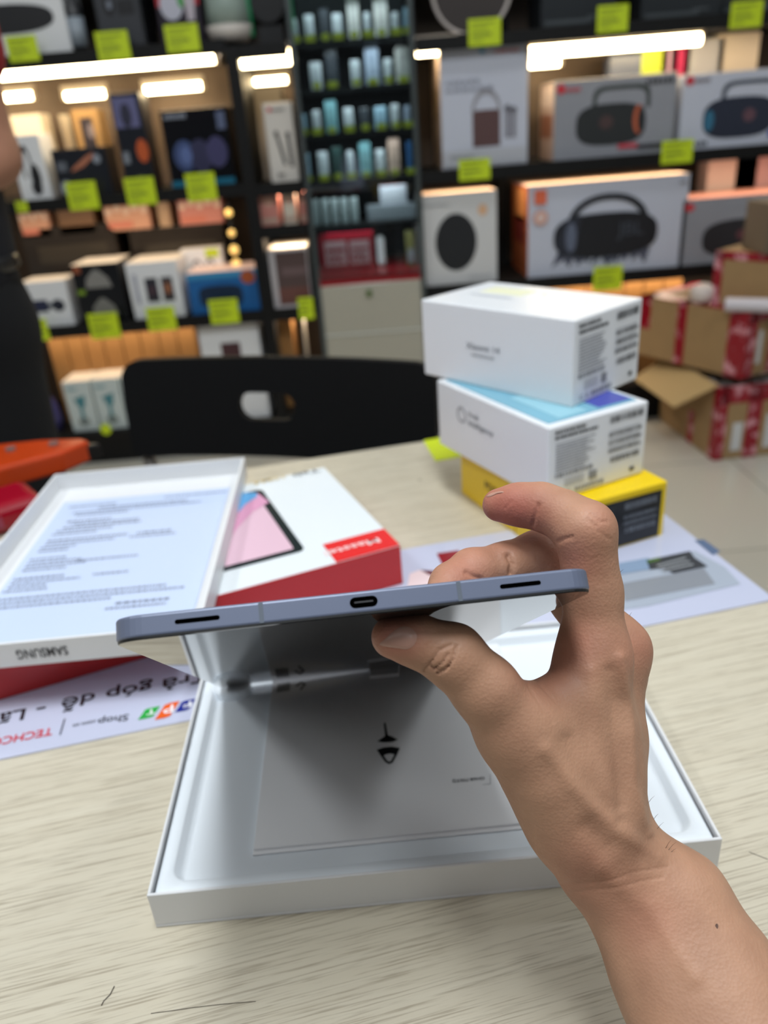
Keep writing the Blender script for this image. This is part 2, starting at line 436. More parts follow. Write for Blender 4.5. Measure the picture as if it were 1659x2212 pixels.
# ---- left bay, second shelf
shelf_item('headphone_box', 'white box with a folded black headphone picture beside the standing person', 'box', G1, (14, 294), (116, 432), z=ZL[1], dep=.12, top=CREAM,
           art=[('a', .42, .35, .17, .50, .06, (34, 34, 38), 2.4), ('e', .62, .36, .16, .20, (22, 22, 26)), ('e', .58, .2, .17, .12, (26, 26, 30))])
for k, (a, b, l) in enumerate([(20, 122, 'wide cream box standing behind the white headphone box'), (126, 162, 'narrow cream box standing behind the dark box with the hand picture')]):
    shelf_item('gadget_box', l, 'box', G1, (a, 250 - 3 * k), (b, 400), Y=3.12, dep=.1, z=ZL[1], body=CREAM)
shelf_item('clock_box', 'gold square box with a dark square picture, behind the dark boxes', 'box', G1, (152, 238), (238, 380), Y=3.06, dep=.1, z=ZL[1], body=mat('gold_print', (156, 122, 78), .4),
           art=[('r', .26, .5, .74, .9, (44, 38, 46)), ('e', .62, .74, .12, .09, (120, 110, 116))])
shelf_item('car_gadget_box', 'dark box with an orange hand picture on the second left shelf', 'box', G1, (108, 325), (246, 420), z=ZL[1], dep=.13, body=NAVY,
           art=[('p', [(.3, .52), (.36, .62), (.62, .82), (.78, .9), (.74, .78), (.55, .62)], (176, 110, 84)), ('e', .82, .76, .07, .1, (140, 146, 158)), ('r', .06, .55, .24, .75, (96, 100, 110)), ('e', .16, .2, .12, .16, (150, 156, 168))],
           text=[('~', .40, .2, .25, .12, (150, 120, 80))])
shelf_item('phone_gadget_box', 'tall dark box with a lilac phone picture and orange patch', 'box', G1, (233, 203), (339, 412), z=ZL[1], dep=.12, body=NAVY,
           art=[('r', .06, .66, .86, .96, (100, 100, 140)), ('e', .45, .78, .18, .12, (44, 44, 64)), ('e', .78, .42, .2, .12, (190, 86, 40)), ('r', .10, .30, .30, .42, (130, 136, 146))],
           text=[('~', .42, .12, .25, .05, (120, 130, 90))])
shelf_item('headphone_box', 'big black box with blue headphones and a cyan bottom stripe', 'box', G1, (343, 240), (511, 400), z=ZL[1], dep=.2, body=mat('black_gloss_print', (12, 14, 20), .25), top=CREAM,
           art=[('r', 0.01, .02, .99, .10, (18, 110, 140)), ('e', .28, .42, .17, .20, (60, 76, 120)), ('e', .52, .40, .17, .22, (46, 46, 78)), ('e', .78, .44, .16, .20, (62, 60, 100)), ('e', .30, .42, .09, .12, (90, 108, 160)), ('r', .84, .72, .97, .94, (90, 100, 130))],
           text=[('~', .06, .89, .34, .06, (140, 146, 160))])
# ---- left bay, third shelf back rows
pk = [('patterned orange card pack behind the white headphone box, on the stacked dark boxes', 34, 112, 452, ORBOX), ('brown gift box between two orange packs on the third left shelf', 118, 210, 448, mat('brown_gift_card', (120, 88, 62), .5)),
      ('orange and white patterned pack above the black lamp box', 220, 330, 440, ORBOX), ('beige box between orange packs on the third left shelf', 336, 374, 436, mat('beige_card', (182, 152, 124), .5)),
      ('red and white patterned pack above the white twin speaker box', 380, 488, 428, REDP)]
zst = zpx(280, 497, 3.12)
for k, (l, a, b, yt, bm) in enumerate(pk):
    shelf_item('gift_pack', l, 'box', G1, (a, yt), (b, 505), Y=3.12, dep=.14, z=zst + .001, body=bm,
               art=[] if k in (1, 3) else [('e', .1 + .2 * i, .68 + .1 * (i % 2), .07, .12, (240, 214, 196)) for i in range(5)] + [('r', .05, .1, .6, .3, (214, 130, 110))])
for (a, b, l) in [(40, 268, 'long dark box lying at the back of the third left shelf, behind the camera box'), (276, 498, 'long dark box at the back of the third left shelf, behind the blue speaker box')]:
    shelf_item('soundbar_box', l, 'box', G1, (a, 497), (b, 600), Y=3.12, dep=.16, z=ZL[2], body=mat('umber_print', (40, 34, 30), .35),
               art=[('r', .15, .6, .9, .8, (56, 50, 42))])
gold = mat('gold_glow', (230, 190, 110), .3, emit=1.2)
o = empty('bulb_strip', (xpx(516, 600, 3.04), 3.04, ZL[2]), 0, 'string of small gold bulbs standing by the black upright', 'lamp')
m = MB(); m.tube([(0, 0, 0), (0, 0, .36)], .006, DKBOX, 8); m.build('stand', o)
for k, (z, r) in enumerate([(.33, .013), (.26, .012), (.2, .016), (.15, .016)]):
    m = MB(); m.tube([(0, -.01, z - r), (0, -.01, z - r * .5), (0, -.01, z + r * .5), (0, -.01, z + r)], [r * .4, r, r, r * .4], gold, 12); m.build('bulb', o, smooth=True)
# ---- left bay, third shelf front
shelf_item('camera_box', 'white box with a blue and black action camera picture beside the trousers', 'box', G1, (38, 612), (164, 705), z=ZL[2], dep=.14, top=CREAM,
           art=[('r', .16, .34, .52, .60, (34, 40, 70)), ('e', .74, .46, .14, .13, (30, 34, 50)), ('r', .5, .42, .66, .52, (50, 56, 70))])
shelf_item('desk_lamp_box', 'black box with two grey dome lamps printed one above the other', 'box', G1, (150, 574), (281, 700), z=ZL[2], dep=.2, body=mat('black_gloss_print', (12, 14, 20), .25), top=CREAM,
           art=[('p', [(.24, .6), (.8, .6), (.74, .76), (.56, .9), (.46, .9), (.28, .76)], (132, 130, 126)), ('p', [(.26, .12), (.82, .12), (.76, .28), (.58, .42), (.48, .42), (.30, .28)], (126, 124, 118)), ('r', .05, .86, .2, .98, (150, 80, 50)), ('r', .04, .5, .2, .58, (120, 150, 40))])
shelf_item('twin_speaker_box', 'white box with a pair of small black speakers printed on it', 'box', G1, (268, 570), (403, 690), z=ZL[2], dep=.22, top=CREAM,
           art=[('r', .32, .30, .56, .72, (40, 40, 50)), ('r', .64, .30, .86, .72, (56, 50, 54)), ('e', .75, .52, .07, .1, (150, 96, 66)), ('e', .44, .5, .07, .1, (70, 50, 60)), ('r', .1, .28, .18, .8, (170, 172, 184))])
shelf_item('glasses_box', 'white box with two lens pictures standing behind the blue speaker box', 'box', G1, (388, 540), (494, 640), Y=3.06, dep=.16, z=ZL[2], top=CREAM,
           art=[('a', .36, .62, .13, .2, .03, (110, 108, 112), 2), ('a', .68, .62, .13, .2, .03, (110, 108, 112), 2), ('r', .6, .84, .92, .98, (190, 210, 40))])
shelf_item('bluetooth_speaker_box', 'blue box with a navy pill shaped speaker picture', 'box', G1, (400, 592), (571, 672), z=ZL[2], dep=.2, body=BLUEP, top=mat('pinkish_card', (228, 196, 184), .45),
           art=[('r', 0, .84, 1, 1, (60, 140, 186)), ('e', .44, .42, .30, .25, (14, 38, 66), 4), ('e', .84, .82, .1, .16, (170, 84, 44)), ('e', .5, .08, .1, .06, (150, 70, 110))])
# ---- left bay, low shelves
zlow = ZL[3]
for k in range(8):
    a = 96 + 40 * k
    if a < 420:
        shelf_item('flat_carton', ['brown carton nearest the trousers in the upright row', 'second brown carton from the trousers in the upright row', 'third brown carton from the trousers in the upright row',
                    'fourth brown carton from the trousers in the upright row', 'fifth brown carton from the trousers in the upright row', 'sixth brown carton from the trousers in the upright row',
                    'seventh brown carton from the trousers in the upright row', 'last brown carton of the upright row, nearest the speaker box'][k],
                   'carton', 'upright brown cartons on the low left shelf', (a, 716 - 3.3 * k), (a + 38.4, 850), Y=3.02, dep=.18, z=zlow, body=KRAFT, top_w=True)
shelf_item('speaker_box', 'white box with a dark red square speaker picture above the chair back', 'box', G1, (424, 702), (578, 850), z=zlow, dep=.2,
           art=[('r', .34, .42, .66, .80, (74, 44, 48))])
for k, (a, b) in enumerate([(131, 191), (193, 253), (255, 315)]):
    shelf_item('steamer_box', ['leftmost pale box with a teal figure on the bottom left shelf', 'second pale box with a teal figure on the bottom left shelf', 'third pale box with a teal figure, half behind the chair back'][k],
               'box', 'pale boxes with teal figures on the bottom shelf', (a, 826 - 6 * k), (b, 935), z=zlow, dep=.14, body=mat('pale_grey_green_card', (196, 206, 204), .45), top=CREAM, top_w=True,
               art=[('p', [(.3, .66), (.74, .72), (.66, .5), (.56, .46), (.6, .2), (.42, .2), (.46, .46)], (70, 130, 140)), ('e', .5, .2, .2, .08, (120, 130, 128)), ('r', .12, .82, .5, .88, (150, 176, 180))],
               bevel=.004)
o = empty('purple_bottle', (xpx(112, 920, 2.92), 2.94, zlow), 0, 'dark purple bottle with a lilac belly by the trousers on the bottom shelf', 'bottle')
m = MB(); m.tube([(0, 0, 0), (0, 0, .05), (0, 0, .11), (0, 0, .15), (0, 0, .19)], [.035, .042, .032, .014, .014], mat('violet_glass', (74, 70, 120), .25), 18); m.build('bottle_body', o, smooth=True)
m = MB(); m.tube([(0, 0, .19), (0, 0, .215)], .016, DARK, 14); m.build('cap', o)
# ---- narrow bay
shelf_item('tool_box', 'grey box at the back of the narrow bay above the light-coloured box', 'box', G2, (540, 192), (628, 380), Y=3.16, dep=.1, z=ZM[1], body=mat('warm_grey_card', (150, 138, 126), .5))
shelf_item('microphone_box', 'white box with two black microphones printed on it', 'box', G2, (566, 224), (648, 392), z=ZM[1], dep=.14, body=mat('warm_white_card', (212, 206, 198), .45),
           art=[('p', [(.32, .62), (.42, .62), (.62, .24), (.52, .22)], (26, 26, 28)), ('e', .36, .62, .07, .04, (20, 20, 22)), ('p', [(.70, .60), (.80, .60), (.86, .20), (.74, .20)], (24, 24, 26)), ('e', .75, .6, .07, .04, (20, 20, 22)), ('e', .22, .92, .07, .03, (200, 50, 50))],
           text=[('~', .32, .90, .42, .03, (120, 116, 112)), ('~', .26, .08, .24, .05, (130, 124, 118))])
for k, (a, b, bm) in enumerate([(556, 606, REDP), (608, 642, CREAM), (644, 664, REDP)]):
    shelf_item('gift_pack', ['red patterned pack at the left of the narrow bay', 'cream pack between two red packs in the narrow bay', 'slim red pack touching the glass cabinet in the narrow bay'][k], 'box', G2,
               (a, 424 - 3 * k), (b, 484), z=ZM[2], dep=.14, body=bm, art=[('e', .5, .8, .3, .14, (236, 190, 170)), ('r', .1, .1, .9, .26, (196, 168, 150))])
shelf_item('photo_frame_box', 'white box with a brown landscape picture in the narrow bay', 'box', G2, (577, 540), (676, 664), z=ZM[3], dep=.22, body=mat('lilac_white_card', (206, 200, 202), .45), top=CREAM,
           art=[('r', .16, .06, .97, .95, (86, 68, 66)), ('r', .16, .06, .97, .35, (112, 72, 64)), ('r', .3, .55, .97, .68, (108, 88, 88))])
shelf_item('brown_carton', 'brown carton at the bottom of the narrow bay beside the glass cabinet', 'carton', G2, (590, 690), (650, 860), z=.14, Y=2.94, dep=.2, body=KRAFT)
shelf_item('roll_box', 'pale slim box standing right of the brown carton in the narrow bay', 'box', G2, (652, 694), (674, 860), z=.14, Y=2.90, dep=.1, body=CREAM)

# ---- right bay
o = empty('round_mirror', (xpx(1020, 20, 2.92), 2.92, ZR[0]), 0, 'round grey mirror with a pale rim at the top of the right bay', 'mirror')
m = MB(); m.tube([(0, 0.012, .135), (0, .02, .135)], .122, mat('mirror_grey', (96, 90, 88), .15, metal=.4), 40); m.build('mirror_glass', o)
m = MB(); m.tube([(.126 * math.cos(6.2832 * i / 40), .012, .135 + .126 * math.sin(6.2832 * i / 40)) for i in range(41)], .006, mat('pale_rim_plastic', (206, 196, 190), .35), 8, cap=False); m.build('rim', o, smooth=True)
m = MB(); m.box(-.05, .05, -.02, .06, 0, .012, DARK); m.build('stand', o)
for l, a, b, yt in [('dark amplifier box right of the round mirror', 1170, 1330, -60), ('dark box with a pale edge at the top right of the shelf', 1390, 1560, -60), ('dark box in the top right corner of the shelf', 1566, 1720, -70)]:
    shelf_item('amplifier_box', l, 'box', G3, (a, yt), (b, 40), z=ZR[0], dep=.2, body=mat('slate_print', (40, 44, 48), .3), art=[('r', .05, .08, .7, .16, (70, 76, 80))], text=[('OPPO', .62, .16, .2, .05, (110, 116, 120))])
shelf_item('karaoke_speaker_box', 'tall white box with a brown speaker and two microphones printed on it', 'box', G3, (948, 108), (1139, 350), Y=2.89, z=ZR[1], dep=.30, body=mat('cool_white_card', (198, 202, 216), .4), top=CREAM,
           side=(mat('warm_side_card', (214, 186, 160), .5), (.2, .45, .6, .7, (170, 140, 100))),
           art=[('r', .36, .18, .68, .49, (92, 66, 66)), ('a', .52, .47, .17, .20, .032, (150, 148, 156), 2), ('r', .74, .24, .79, .48, (120, 118, 128)), ('r', .81, .24, .86, .46, (126, 124, 134)), ('e', .765, .49, .035, .03, (90, 88, 96)), ('e', .835, .47, .035, .03, (90, 88, 96)),
                ('e', .48, .965, .03, .02, (60, 160, 200)), ('r', .02, .02, .98, .16, (186, 188, 196))],
           text=[('~', .06, .72, .40, .025, (150, 154, 168)), ('~', .06, .66, .56, .025, (150, 154, 168)), ('Dalton', .10, .09, .26, .03, (110, 112, 120)), ('~', .62, .94, .28, .02, (200, 90, 90))])
handle = (64, 70, 68)
shelf_item('handled_speaker_box', 'grey gradient box with a black handled speaker and orange ring', 'box', G3, (1199, 176), (1451, 325), Y=2.89, z=ZR[1], dep=.22, body=SILV, top=CREAM,
           side=(mat('warm_side_card2', (196, 168, 150), .5), (.1, .3, .9, .6, (150, 96, 70)), (.1, .7, .9, .95, (228, 206, 190))),
           art=[('a', .55, .60, .24, .30, .035, handle, 5), ('e', .47, .42, .29, .26, (40, 43, 45), 3), ('e', .70, .46, .045, .18, (190, 96, 62)), ('e', .72, .46, .03, .16, (36, 38, 40)), ('e', .43, .45, .06, .09, (74, 56, 56)), ('e', .05, .90, .035, .06, (206, 50, 60)), ('r', .54, .1, .70, .16, (200, 70, 84)), ('r', .7, .08, .95, .14, (60, 60, 66))],
           text=[('~', .74, .88, .24, .06, (52, 54, 58)), ('~', .09, .86, .12, .05, (190, 80, 90))])
shelf_item('handled_speaker_box', 'light box with a navy handled speaker at the right edge of the second shelf', 'box', G3, (1478, 162), (1730, 300), Y=2.89, z=ZR[1], dep=.22, body=mat('cool_white_card', (198, 202, 216), .4), top=CREAM,
           art=[('a', .55, .58, .24, .30, .035, (74, 80, 92), 5), ('e', .47, .40, .29, .27, (36, 42, 60), 3), ('e', .23, .38, .04, .14, (50, 110, 140)), ('e', .55, .42, .05, .09, (100, 70, 80)), ('e', .05, .92, .035, .06, (206, 60, 70)), ('r', .72, .1, .78, .2, (40, 70, 160))],
           text=[('~', .09, .89, .12, .05, (130, 120, 126)), ('~', .02, .06, .22, .06, (90, 96, 104))])
for l, a, b, yt, bm in [('lime and pink box standing behind the grey handled speaker box', 1388, 1430, 102, mat('lime_box_print', (196, 214, 60), .4)), ('lilac box behind the handled speaker boxes', 1432, 1450, 100, mat('lilac_box_print', (206, 166, 190), .4)),
                        ('magenta box behind the handled speaker boxes', 1452, 1476, 98, mat('magenta_print', (204, 50, 100), .4)), ('pale grey box behind the navy handled speaker box', 1482, 1545, 88, mat('pale_grey_card', (190, 192, 198), .4)),
                        ('light card box with a slanted top behind the navy handled speaker box', 1556, 1616, 74, CREAM)]:
    shelf_item('gadget_box', l, 'box', G3, (a, yt), (b, 300), Y=3.14, dep=.1, z=ZR[1], body=bm)
shelf_item('blue_bag_box', 'dark blue foil pack behind the grey handled speaker box', 'pack', G3, (1318, 118), (1380, 300), Y=3.14, dep=.08, z=ZR[1], body=mat('dark_blue_foil', (96, 106, 130), .25), bevel=.01)
shelf_item('round_speaker_box', 'white box with a round black speaker picture', 'box', G3, (902, 423), (1074, 600), Y=2.89, z=ZR[2], dep=.24, body=mat('cream_white_card', (210, 210, 210), .42), top=mat('warm_lit_top', (230, 196, 164), .5),  # top face colour carries the warm glow of the tubes
           art=[('e', .47, .47, .27, .315, (30, 32, 36)), ('e', .82, .80, .06, .06, (222, 178, 140))], text=[('harman', .06, .87, .34, .035, (170, 172, 176)), ('ONYX', .62, .06, .3, .03, (176, 178, 186))])
spl = []
for i in range(9):
    u = .24 + .06 * i
    spl.append(('p', [(u - .05, .26), (u - .09 + .02 * (i % 3), .10 + .03 * (i % 2)), (u - .01, .18), (u + .03, .08 + .02 * (i % 4)), (u + .06, .24)], (84, 88, 104)))
shelf_item('large_speaker_box', 'large white box with a black boom speaker over a water splash', 'box', G3, (1142, 402), (1472, 583), Y=2.89, z=ZR[2], dep=.30, body=mat('cool_white_card', (198, 202, 216), .4), top=mat('warm_lit_top', (230, 196, 164), .5),
           side=(mat('orange_photo_print', (190, 100, 56), .4), (.1, .05, .9, .35, (150, 84, 50)), (.15, .35, .85, .65, (110, 40, 36)), (.2, .6, .8, .95, (222, 150, 90))),
           art=spl + [('a', .50, .50, .26, .36, .04, (30, 32, 38), 2.2), ('e', .49, .42, .33, .24, (24, 25, 31), 2.8), ('p', [(.17, .36), (.22, .60), (.33, .66), (.30, .22), (.2, .22)], (40, 44, 56)), ('e', .27, .42, .035, .16, (96, 104, 124)),
                      ('r', .035, .80, .11, .95, (228, 110, 76)), ('e', .075, .66, .045, .08, (214, 150, 130)), ('e', .075, .66, .03, .055, (222, 196, 188))],
           text=[('JBL', .56, .40, .17, .15, (62, 66, 76)), ('~', .935, .9, .04, .03, (120, 122, 130))])
shelf_item('handled_speaker_box', 'dark gradient box with a handled speaker behind the red-taped cartons', 'box', G3, (1476, 432), (1760, 560), Y=2.89, z=ZR[2], dep=.22, body=SILV, top=mat('pale_red_card', (216, 150, 130), .5),
           art=[('a', .55, .56, .26, .32, .03, (150, 152, 160), 5), ('e', .50, .38, .34, .28, (40, 40, 46), 3), ('e', .05, .88, .035, .06, (200, 60, 70)), ('e', .44, .42, .04, .08, (100, 60, 66))])
for l, a, b, yt, bm in [('blush pink box behind the round price card on the third right shelf', 1532, 1590, 345, mat('blush_card', (224, 196, 184), .45)), ('rose box at the right edge behind the dark gradient speaker box', 1614, 1700, 338, mat('rose_card', (206, 160, 158), .45)),
                        ('black box between the blush and rose boxes', 1592, 1612, 342, DKBOX)]:
    shelf_item('gadget_box', l, 'box', G3, (a, yt), (b, 560), Y=3.14, dep=.1, z=ZR[2], body=bm)
for k in range(9):
    a = 1100 + 42 * k
    shelf_item('flat_carton', ['orange-brown carton at the left end of the low right row', 'second orange-brown carton of the low right row', 'third orange-brown carton of the low right row', 'fourth orange-brown carton of the low right row, under the lime card',
                               'fifth orange-brown carton of the low right row', 'sixth orange-brown carton of the low right row', 'seventh orange-brown carton of the low right row', 'eighth orange-brown carton of the low right row', 'last orange-brown carton of the low right row by the taped cartons'][k],
               'carton', 'orange-brown cartons on the low right shelf', (a, 622 - 3.2 * k), (a + 39.5, 860), Y=3.00, dep=.2, z=ZR[3], body=KRAFT, top_w=True)

# ---- glass display cabinet
cabx = (XCAB0 + XCAB1) / 2; cw = (XCAB1 - XCAB0) / 2
t = empty('glass_cabinet', (cabx, YF, 0), 0, 'tall glass display cabinet with dark shelves between the shelving bays', 'cabinet')
glass = bpy.data.materials.new('cabinet_glass'); glass.use_nodes = True
nt = glass.node_tree; nt.nodes.remove(nt.nodes['Principled BSDF'])
tr = nt.nodes.new('ShaderNodeBsdfTransparent'); tr.inputs[0].default_value = (.86, .92, .92, 1)
gl = nt.nodes.new('ShaderNodeBsdfGlossy'); gl.inputs['Roughness'].default_value = .02
fr = nt.nodes.new('ShaderNodeFresnel'); fr.inputs[0].default_value = 1.5
mxs = nt.nodes.new('ShaderNodeMixShader')
nt.links.new(fr.outputs[0], mxs.inputs[0]); nt.links.new(tr.outputs[0], mxs.inputs[1]); nt.links.new(gl.outputs[0], mxs.inputs[2])
nt.links.new(mxs.outputs[0], nt.nodes['Material Output'].inputs[0])
frame_m = mat('cabinet_frame_grey', (96, 104, 104), .3, metal=.6)
inner = mat('cabinet_inside_charcoal', (36, 42, 48), .5)
ZC = [zpx(770, 82), zpx(770, 186), zpx(780, 284), zpx(790, 385), zpx(790, 484)]
m = MB(); m.box(-cw, cw, .40, .42, .05, 2.3, inner); m.build('back_panel', t)
for z in ZC:
    m = MB(); m.box(-cw + .01, cw - .01, .012, .40, z - .014, z, BLACK); m.build('shelf', t)
for s in (-1, 1):
    m = MB(); m.box(s * cw - .006, s * cw + .006, 0, .42, 0, 2.3, inner); m.build('side_panel', t)
    m = MB(); m.box(s * (cw - .006) - .007, s * (cw - .006) + .007, -.012, 0, 0, 2.3, frame_m); m.build('door_stile', t)
m = MB(); m.box(-cw + .013, cw - .013, -.008, -.003, zpx(790, 600), 2.29, glass); m.build('glass_door', t)
zr = zpx(800, 592)
m = MB(); m.box(-cw, cw, -.006, .40, zr - .03, zr, mat('cabinet_red_trim', (150, 24, 34), .35)); m.build('red_trim', t)
m = MB(); m.box(-cw, cw, -.006, .38, .02, zr - .03, mat('cabinet_base_greige', (176, 172, 158), .18)); m.build('base_panel', t, bevel=.003)
m = MB(); m.box(-cw, cw, -.010, -.006, zpx(800, 719), zpx(800, 716), mat('seam_light', (206, 210, 204), .3)); m.build('seam', t)
o = MB(); o.tube([(0, -.004, 0), (0, .004, 0)], .012, mat('sticker_olive', (88, 110, 62), .5), 16)
o = o.build('round_sticker', loc=(xpx(797, 632), YF - .011, zpx(797, 632))); tag(o, 'small round olive sticker on the pale base of the glass cabinet', 'sticker')
# red sale poster inside
P = at_y(686, 505, 2.92); Q = at_y(812, 600, 2.92)
w, h = Q[0] - P[0], P[2] - Q[2] - .03
m = MB(); m.box(-w / 2, w / 2, 0, .004, 0, h, mat('poster_red', (176, 28, 48), .4))
o = m.build('sale_poster', loc=((P[0] + Q[0]) / 2, 2.92, zr + .0005)); tag(o, 'red sale poster with pale panels low in the glass cabinet', 'poster')
draw(o, w, h, art=[('r', .10, .22, .50, .82, (232, 190, 196)), ('r', .56, .22, .92, .80, (232, 190, 196)), ('r', .14, .56, .46, .64, (176, 28, 48)), ('r', .6, .56, .88, .62, (176, 28, 48))], text=[('0%', .6, .28, .26, .2, (176, 40, 60)), ('0%', .16, .28, .26, .2, (176, 40, 60))])
shelf_item('white_bottle', 'white canister in the dark lower right of the glass cabinet', 'canister', None, (812, 512), (832, 552), Y=3.02, z=zr + .001, dep=.05, body=WHITE, bevel=.01)
shelf_item('small_toy_box', 'small grey and yellow box at the lower right inside the glass cabinet', 'box', None, (876, 500), (898, 580), Y=2.96, z=zr + .001, dep=.05, body=mat('dull_yellow_print', (120, 116, 70), .4), art=[('r', .1, .1, .9, .5, (150, 152, 160))])

def zq(x, y): return 480 + x / 3.77, y / 3.77
CI = {'w': (196, 206, 212), 'd': (60, 66, 74), 'lg': (206, 208, 204), 'b': (150, 186, 206), 'lb': (176, 192, 214), 't': (120, 170, 178), 'dt': (40, 66, 64), 'bl': (54, 106, 164), 'p': (206, 176, 160)}
CN = {'w': 'white', 'd': 'charcoal', 'lg': 'tall light grey', 'b': 'pale blue', 'lb': 'white and blue', 't': 'teal', 'dt': 'dark green', 'bl': 'bright blue', 'p': 'pink-topped white'}
rows = [('top', ZC[0], 285, [(590, 50, 150, 'w'), (705, 90, 120, 'w'), (830, 90, 70, 'd'), (935, 90, 110, 'w'), (1065, 120, -50, 'lg'), (1180, 56, 100, 'w'), (1290, 130, -40, 'lg'), (1410, 66, 100, 'w'), (1500, 50, 60, 'b')]),
        ('second', ZC[1], 680, [(760, 110, 510, 'w'), (890, 120, 400, 'd'), (1085, 90, 490, 'w'), (1220, 130, 390, 'lb'), (1350, 76, 480, 'w'), (1470, 130, 380, 'lg')]),
        ('third', ZC[2], 1060, [(655, 66, 930, 'b'), (765, 80, 900, 'w'), (885, 116, 820, 't'), (1030, 90, 880, 'w'), (1160, 86, 880, 'd'), (1290, 110, 870, 'b'), (1410, 76, 850, 'w'), (1510, 56, 860, 'lb')]),
        ('fourth', ZC[3], 1420, [(690, 56, 1250, 'b'), (820, 96, 1240, 'w'), (935, 100, 1200, 'dt'), (1045, 66, 1230, 'w'), (1165, 110, 1160, 't'), (1290, 84, 1220, 'w'), (1400, 110, 1130, 'p'), (1530, 56, 1150, 'bl')])]
ORD = ['first', 'second', 'third', 'fourth', 'fifth', 'sixth', 'seventh', 'eighth', 'ninth']
tagm = mat('yellow_tag_card', (186, 196, 40), .5)
for rn, z, yt, its in rows:
    for k, (x, wd, y0, c) in enumerate(its):
        tl = zq(x - wd / 2, y0); br = zq(x + wd / 2, yt)
        shelf_item('display_phone', '%s phone pack, %s from left on the %s shelf of the glass cabinet' % (CN[c], ORD[k], rn), 'phone', 'packaged phones in the glass cabinet', tl, br, Y=2.96, z=z + .0005, dep=.03,
                   body=mat('pack_' + c, CI[c], .3), bevel=.004, art=[('r', .2, .3, .8, .8, tuple(int(v * .86) for v in CI[c]))])
        tw = .012
        P = at_y(*zq(x + 10, yt), 2.88)
        m = MB()
        if k % 2: m.box(-.016, .016, 0, .002, 0, .02, tagm)
        else: m.prism([(.014 * math.cos(6.2832 * i / 16), .011 + .011 * math.sin(6.2832 * i / 16)) for i in range(16)], -.002, 0, tagm, Matrix.Rotation(math.pi / 2, 4, 'X'))
        o = m.build('shelf_label', loc=(P[0], 2.878, z + .0005))
        tag(o, '%s yellow-green label before the %s pack from the left, %s shelf of the glass cabinet' % ('rectangular' if k % 2 else 'round', ORD[k], rn), 'label', 'yellow-green labels in the glass cabinet')
for k in range(5):
    a = 672 + 21 * k
    shelf_item('accessory_box', 'pale accessory box, %s from the left on the fifth cabinet shelf' % ORD[k], 'box', 'pale accessory boxes on the fifth cabinet shelf', (a, 433 - k), (a + 19, 480), Y=2.94, z=ZC[4] + .0005, dep=.08, body=mat('pack_g', (164, 176, 178), .35), bevel=.003)
shelf_item('adapter_box', 'wide flat grey box under the white box on the fifth cabinet shelf', 'box', None, (793, 446), (898, 472), Y=2.94, z=ZC[4] + .0005, dep=.08, body=mat('pack_g2', (150, 156, 164), .35))
zt = zpx(840, 448, 2.94)
shelf_item('adapter_box', 'white box with a red top lying on the wide flat grey box in the cabinet', 'box', None, (820, 402), (880, 448), Y=2.945, z=zt + .001, dep=.06, body=mat('pack_w2', (182, 186, 196), .35), top=mat('red_top_print', (190, 60, 70), .4))

# ================================================================== cartons on the floor, right
card = mat('corrugated_card', (158, 128, 88), .7, var=0.10, vscale=18)
card_in = mat('corrugated_card_inside', (176, 150, 104), .7)
tape = mat('red_printed_tape', (170, 20, 42), .25, var=.3, vscale=22)
_n = tape.node_tree; _mx = [q for q in _n.nodes if q.type == 'MIX'][0]; _mx.inputs[7].default_value = lin((214, 150, 160))
_rp = _n.nodes.new('ShaderNodeValToRGB'); _rp.color_ramp.elements[0].position = .52; _rp.color_ramp.elements[1].position = .62
_ns = [q for q in _n.nodes if q.type == 'TEX_NOISE'][0]; _n.links.new(_ns.outputs[0], _rp.inputs[0]); _n.links.new(_rp.outputs[0], _mx.inputs[0])
tape_w = mat('white_paper_label', (206, 206, 206), .4)
G4 = 'red-taped brown cartons on the floor'
def carton(loc, yaw, w, d, h, label, tapes=(), flaps=False, paper=()):
    # local: corner at origin, w along +x (right face), d along +y (left face recedes)
    t = empty('carton', loc, yaw, label, 'carton', G4)
    m = MB()
    if flaps:
        th = .004
        m.box(0, w, 0, th, 0, h, card); m.box(0, w, d - th, d, 0, h, card); m.box(0, th, 0, d, 0, h, card); m.box(w - th, w, 0, d, 0, h, card); m.box(0, w, 0, d, 0, th, card)
    else: m.box(0, w, 0, d, 0, h, card)
    m.build('carton_body', t, bevel=.002)
    for q in tapes:
        m = MB(); m.box(*q, tape); m.build('tape_strip', t)
    for q in paper:
        m = MB(); m.box(*q, tape_w); m.build('paper_label', t)
    return t
c1 = at_z(1540, 995, 0)
e = .0015
A1 = math.radians(4)
t1 = carton((c1[0], c1[1], 0), A1, .42, .44, .26, 'open brown carton on the floor with a drooping flap, lowest of the stack', flaps=True,
            tapes=[(-e, .03, -e, 0, 0, .26), (-e, 0, 0, .04, 0, .26), (.10, .15, -e, 0, 0, .26), (0, .42, -e, 0, .20, .262), (-e, 0, .16, .20, 0, .12), (.36, .42, -e, 0, 0, .26)],
            paper=[(.055, .09, -e * 1.2, 0, .03, .13), (.17, .30, -e * 1.2, 0, .03, .15)])
m = MB(); m.prism([(0, 0), (.40, 0), (.37, .15), (.03, .15)], -.002, .002, card_in, Matrix.Translation((-.002, .42, .26)) @ Matrix.Rotation(math.radians(-90), 4, 'Z') @ Matrix.Rotation(math.radians(-152), 4, 'X'))
m.build('flap', t1)
stuffing = mat('crumpled_bubble_wrap', (190, 188, 192), .3, bump=1.0, vscale=30)
pts = []
N = 26
m = MB()
vs = [(.01 + .40 * i / N, .01 + .42 * j / N, .205 + .025 * math.sin(i * 1.7 + j * .9) * math.cos(j * 1.3 - i * .4) + .01 * random.random()) for j in range(N + 1) for i in range(N + 1)]
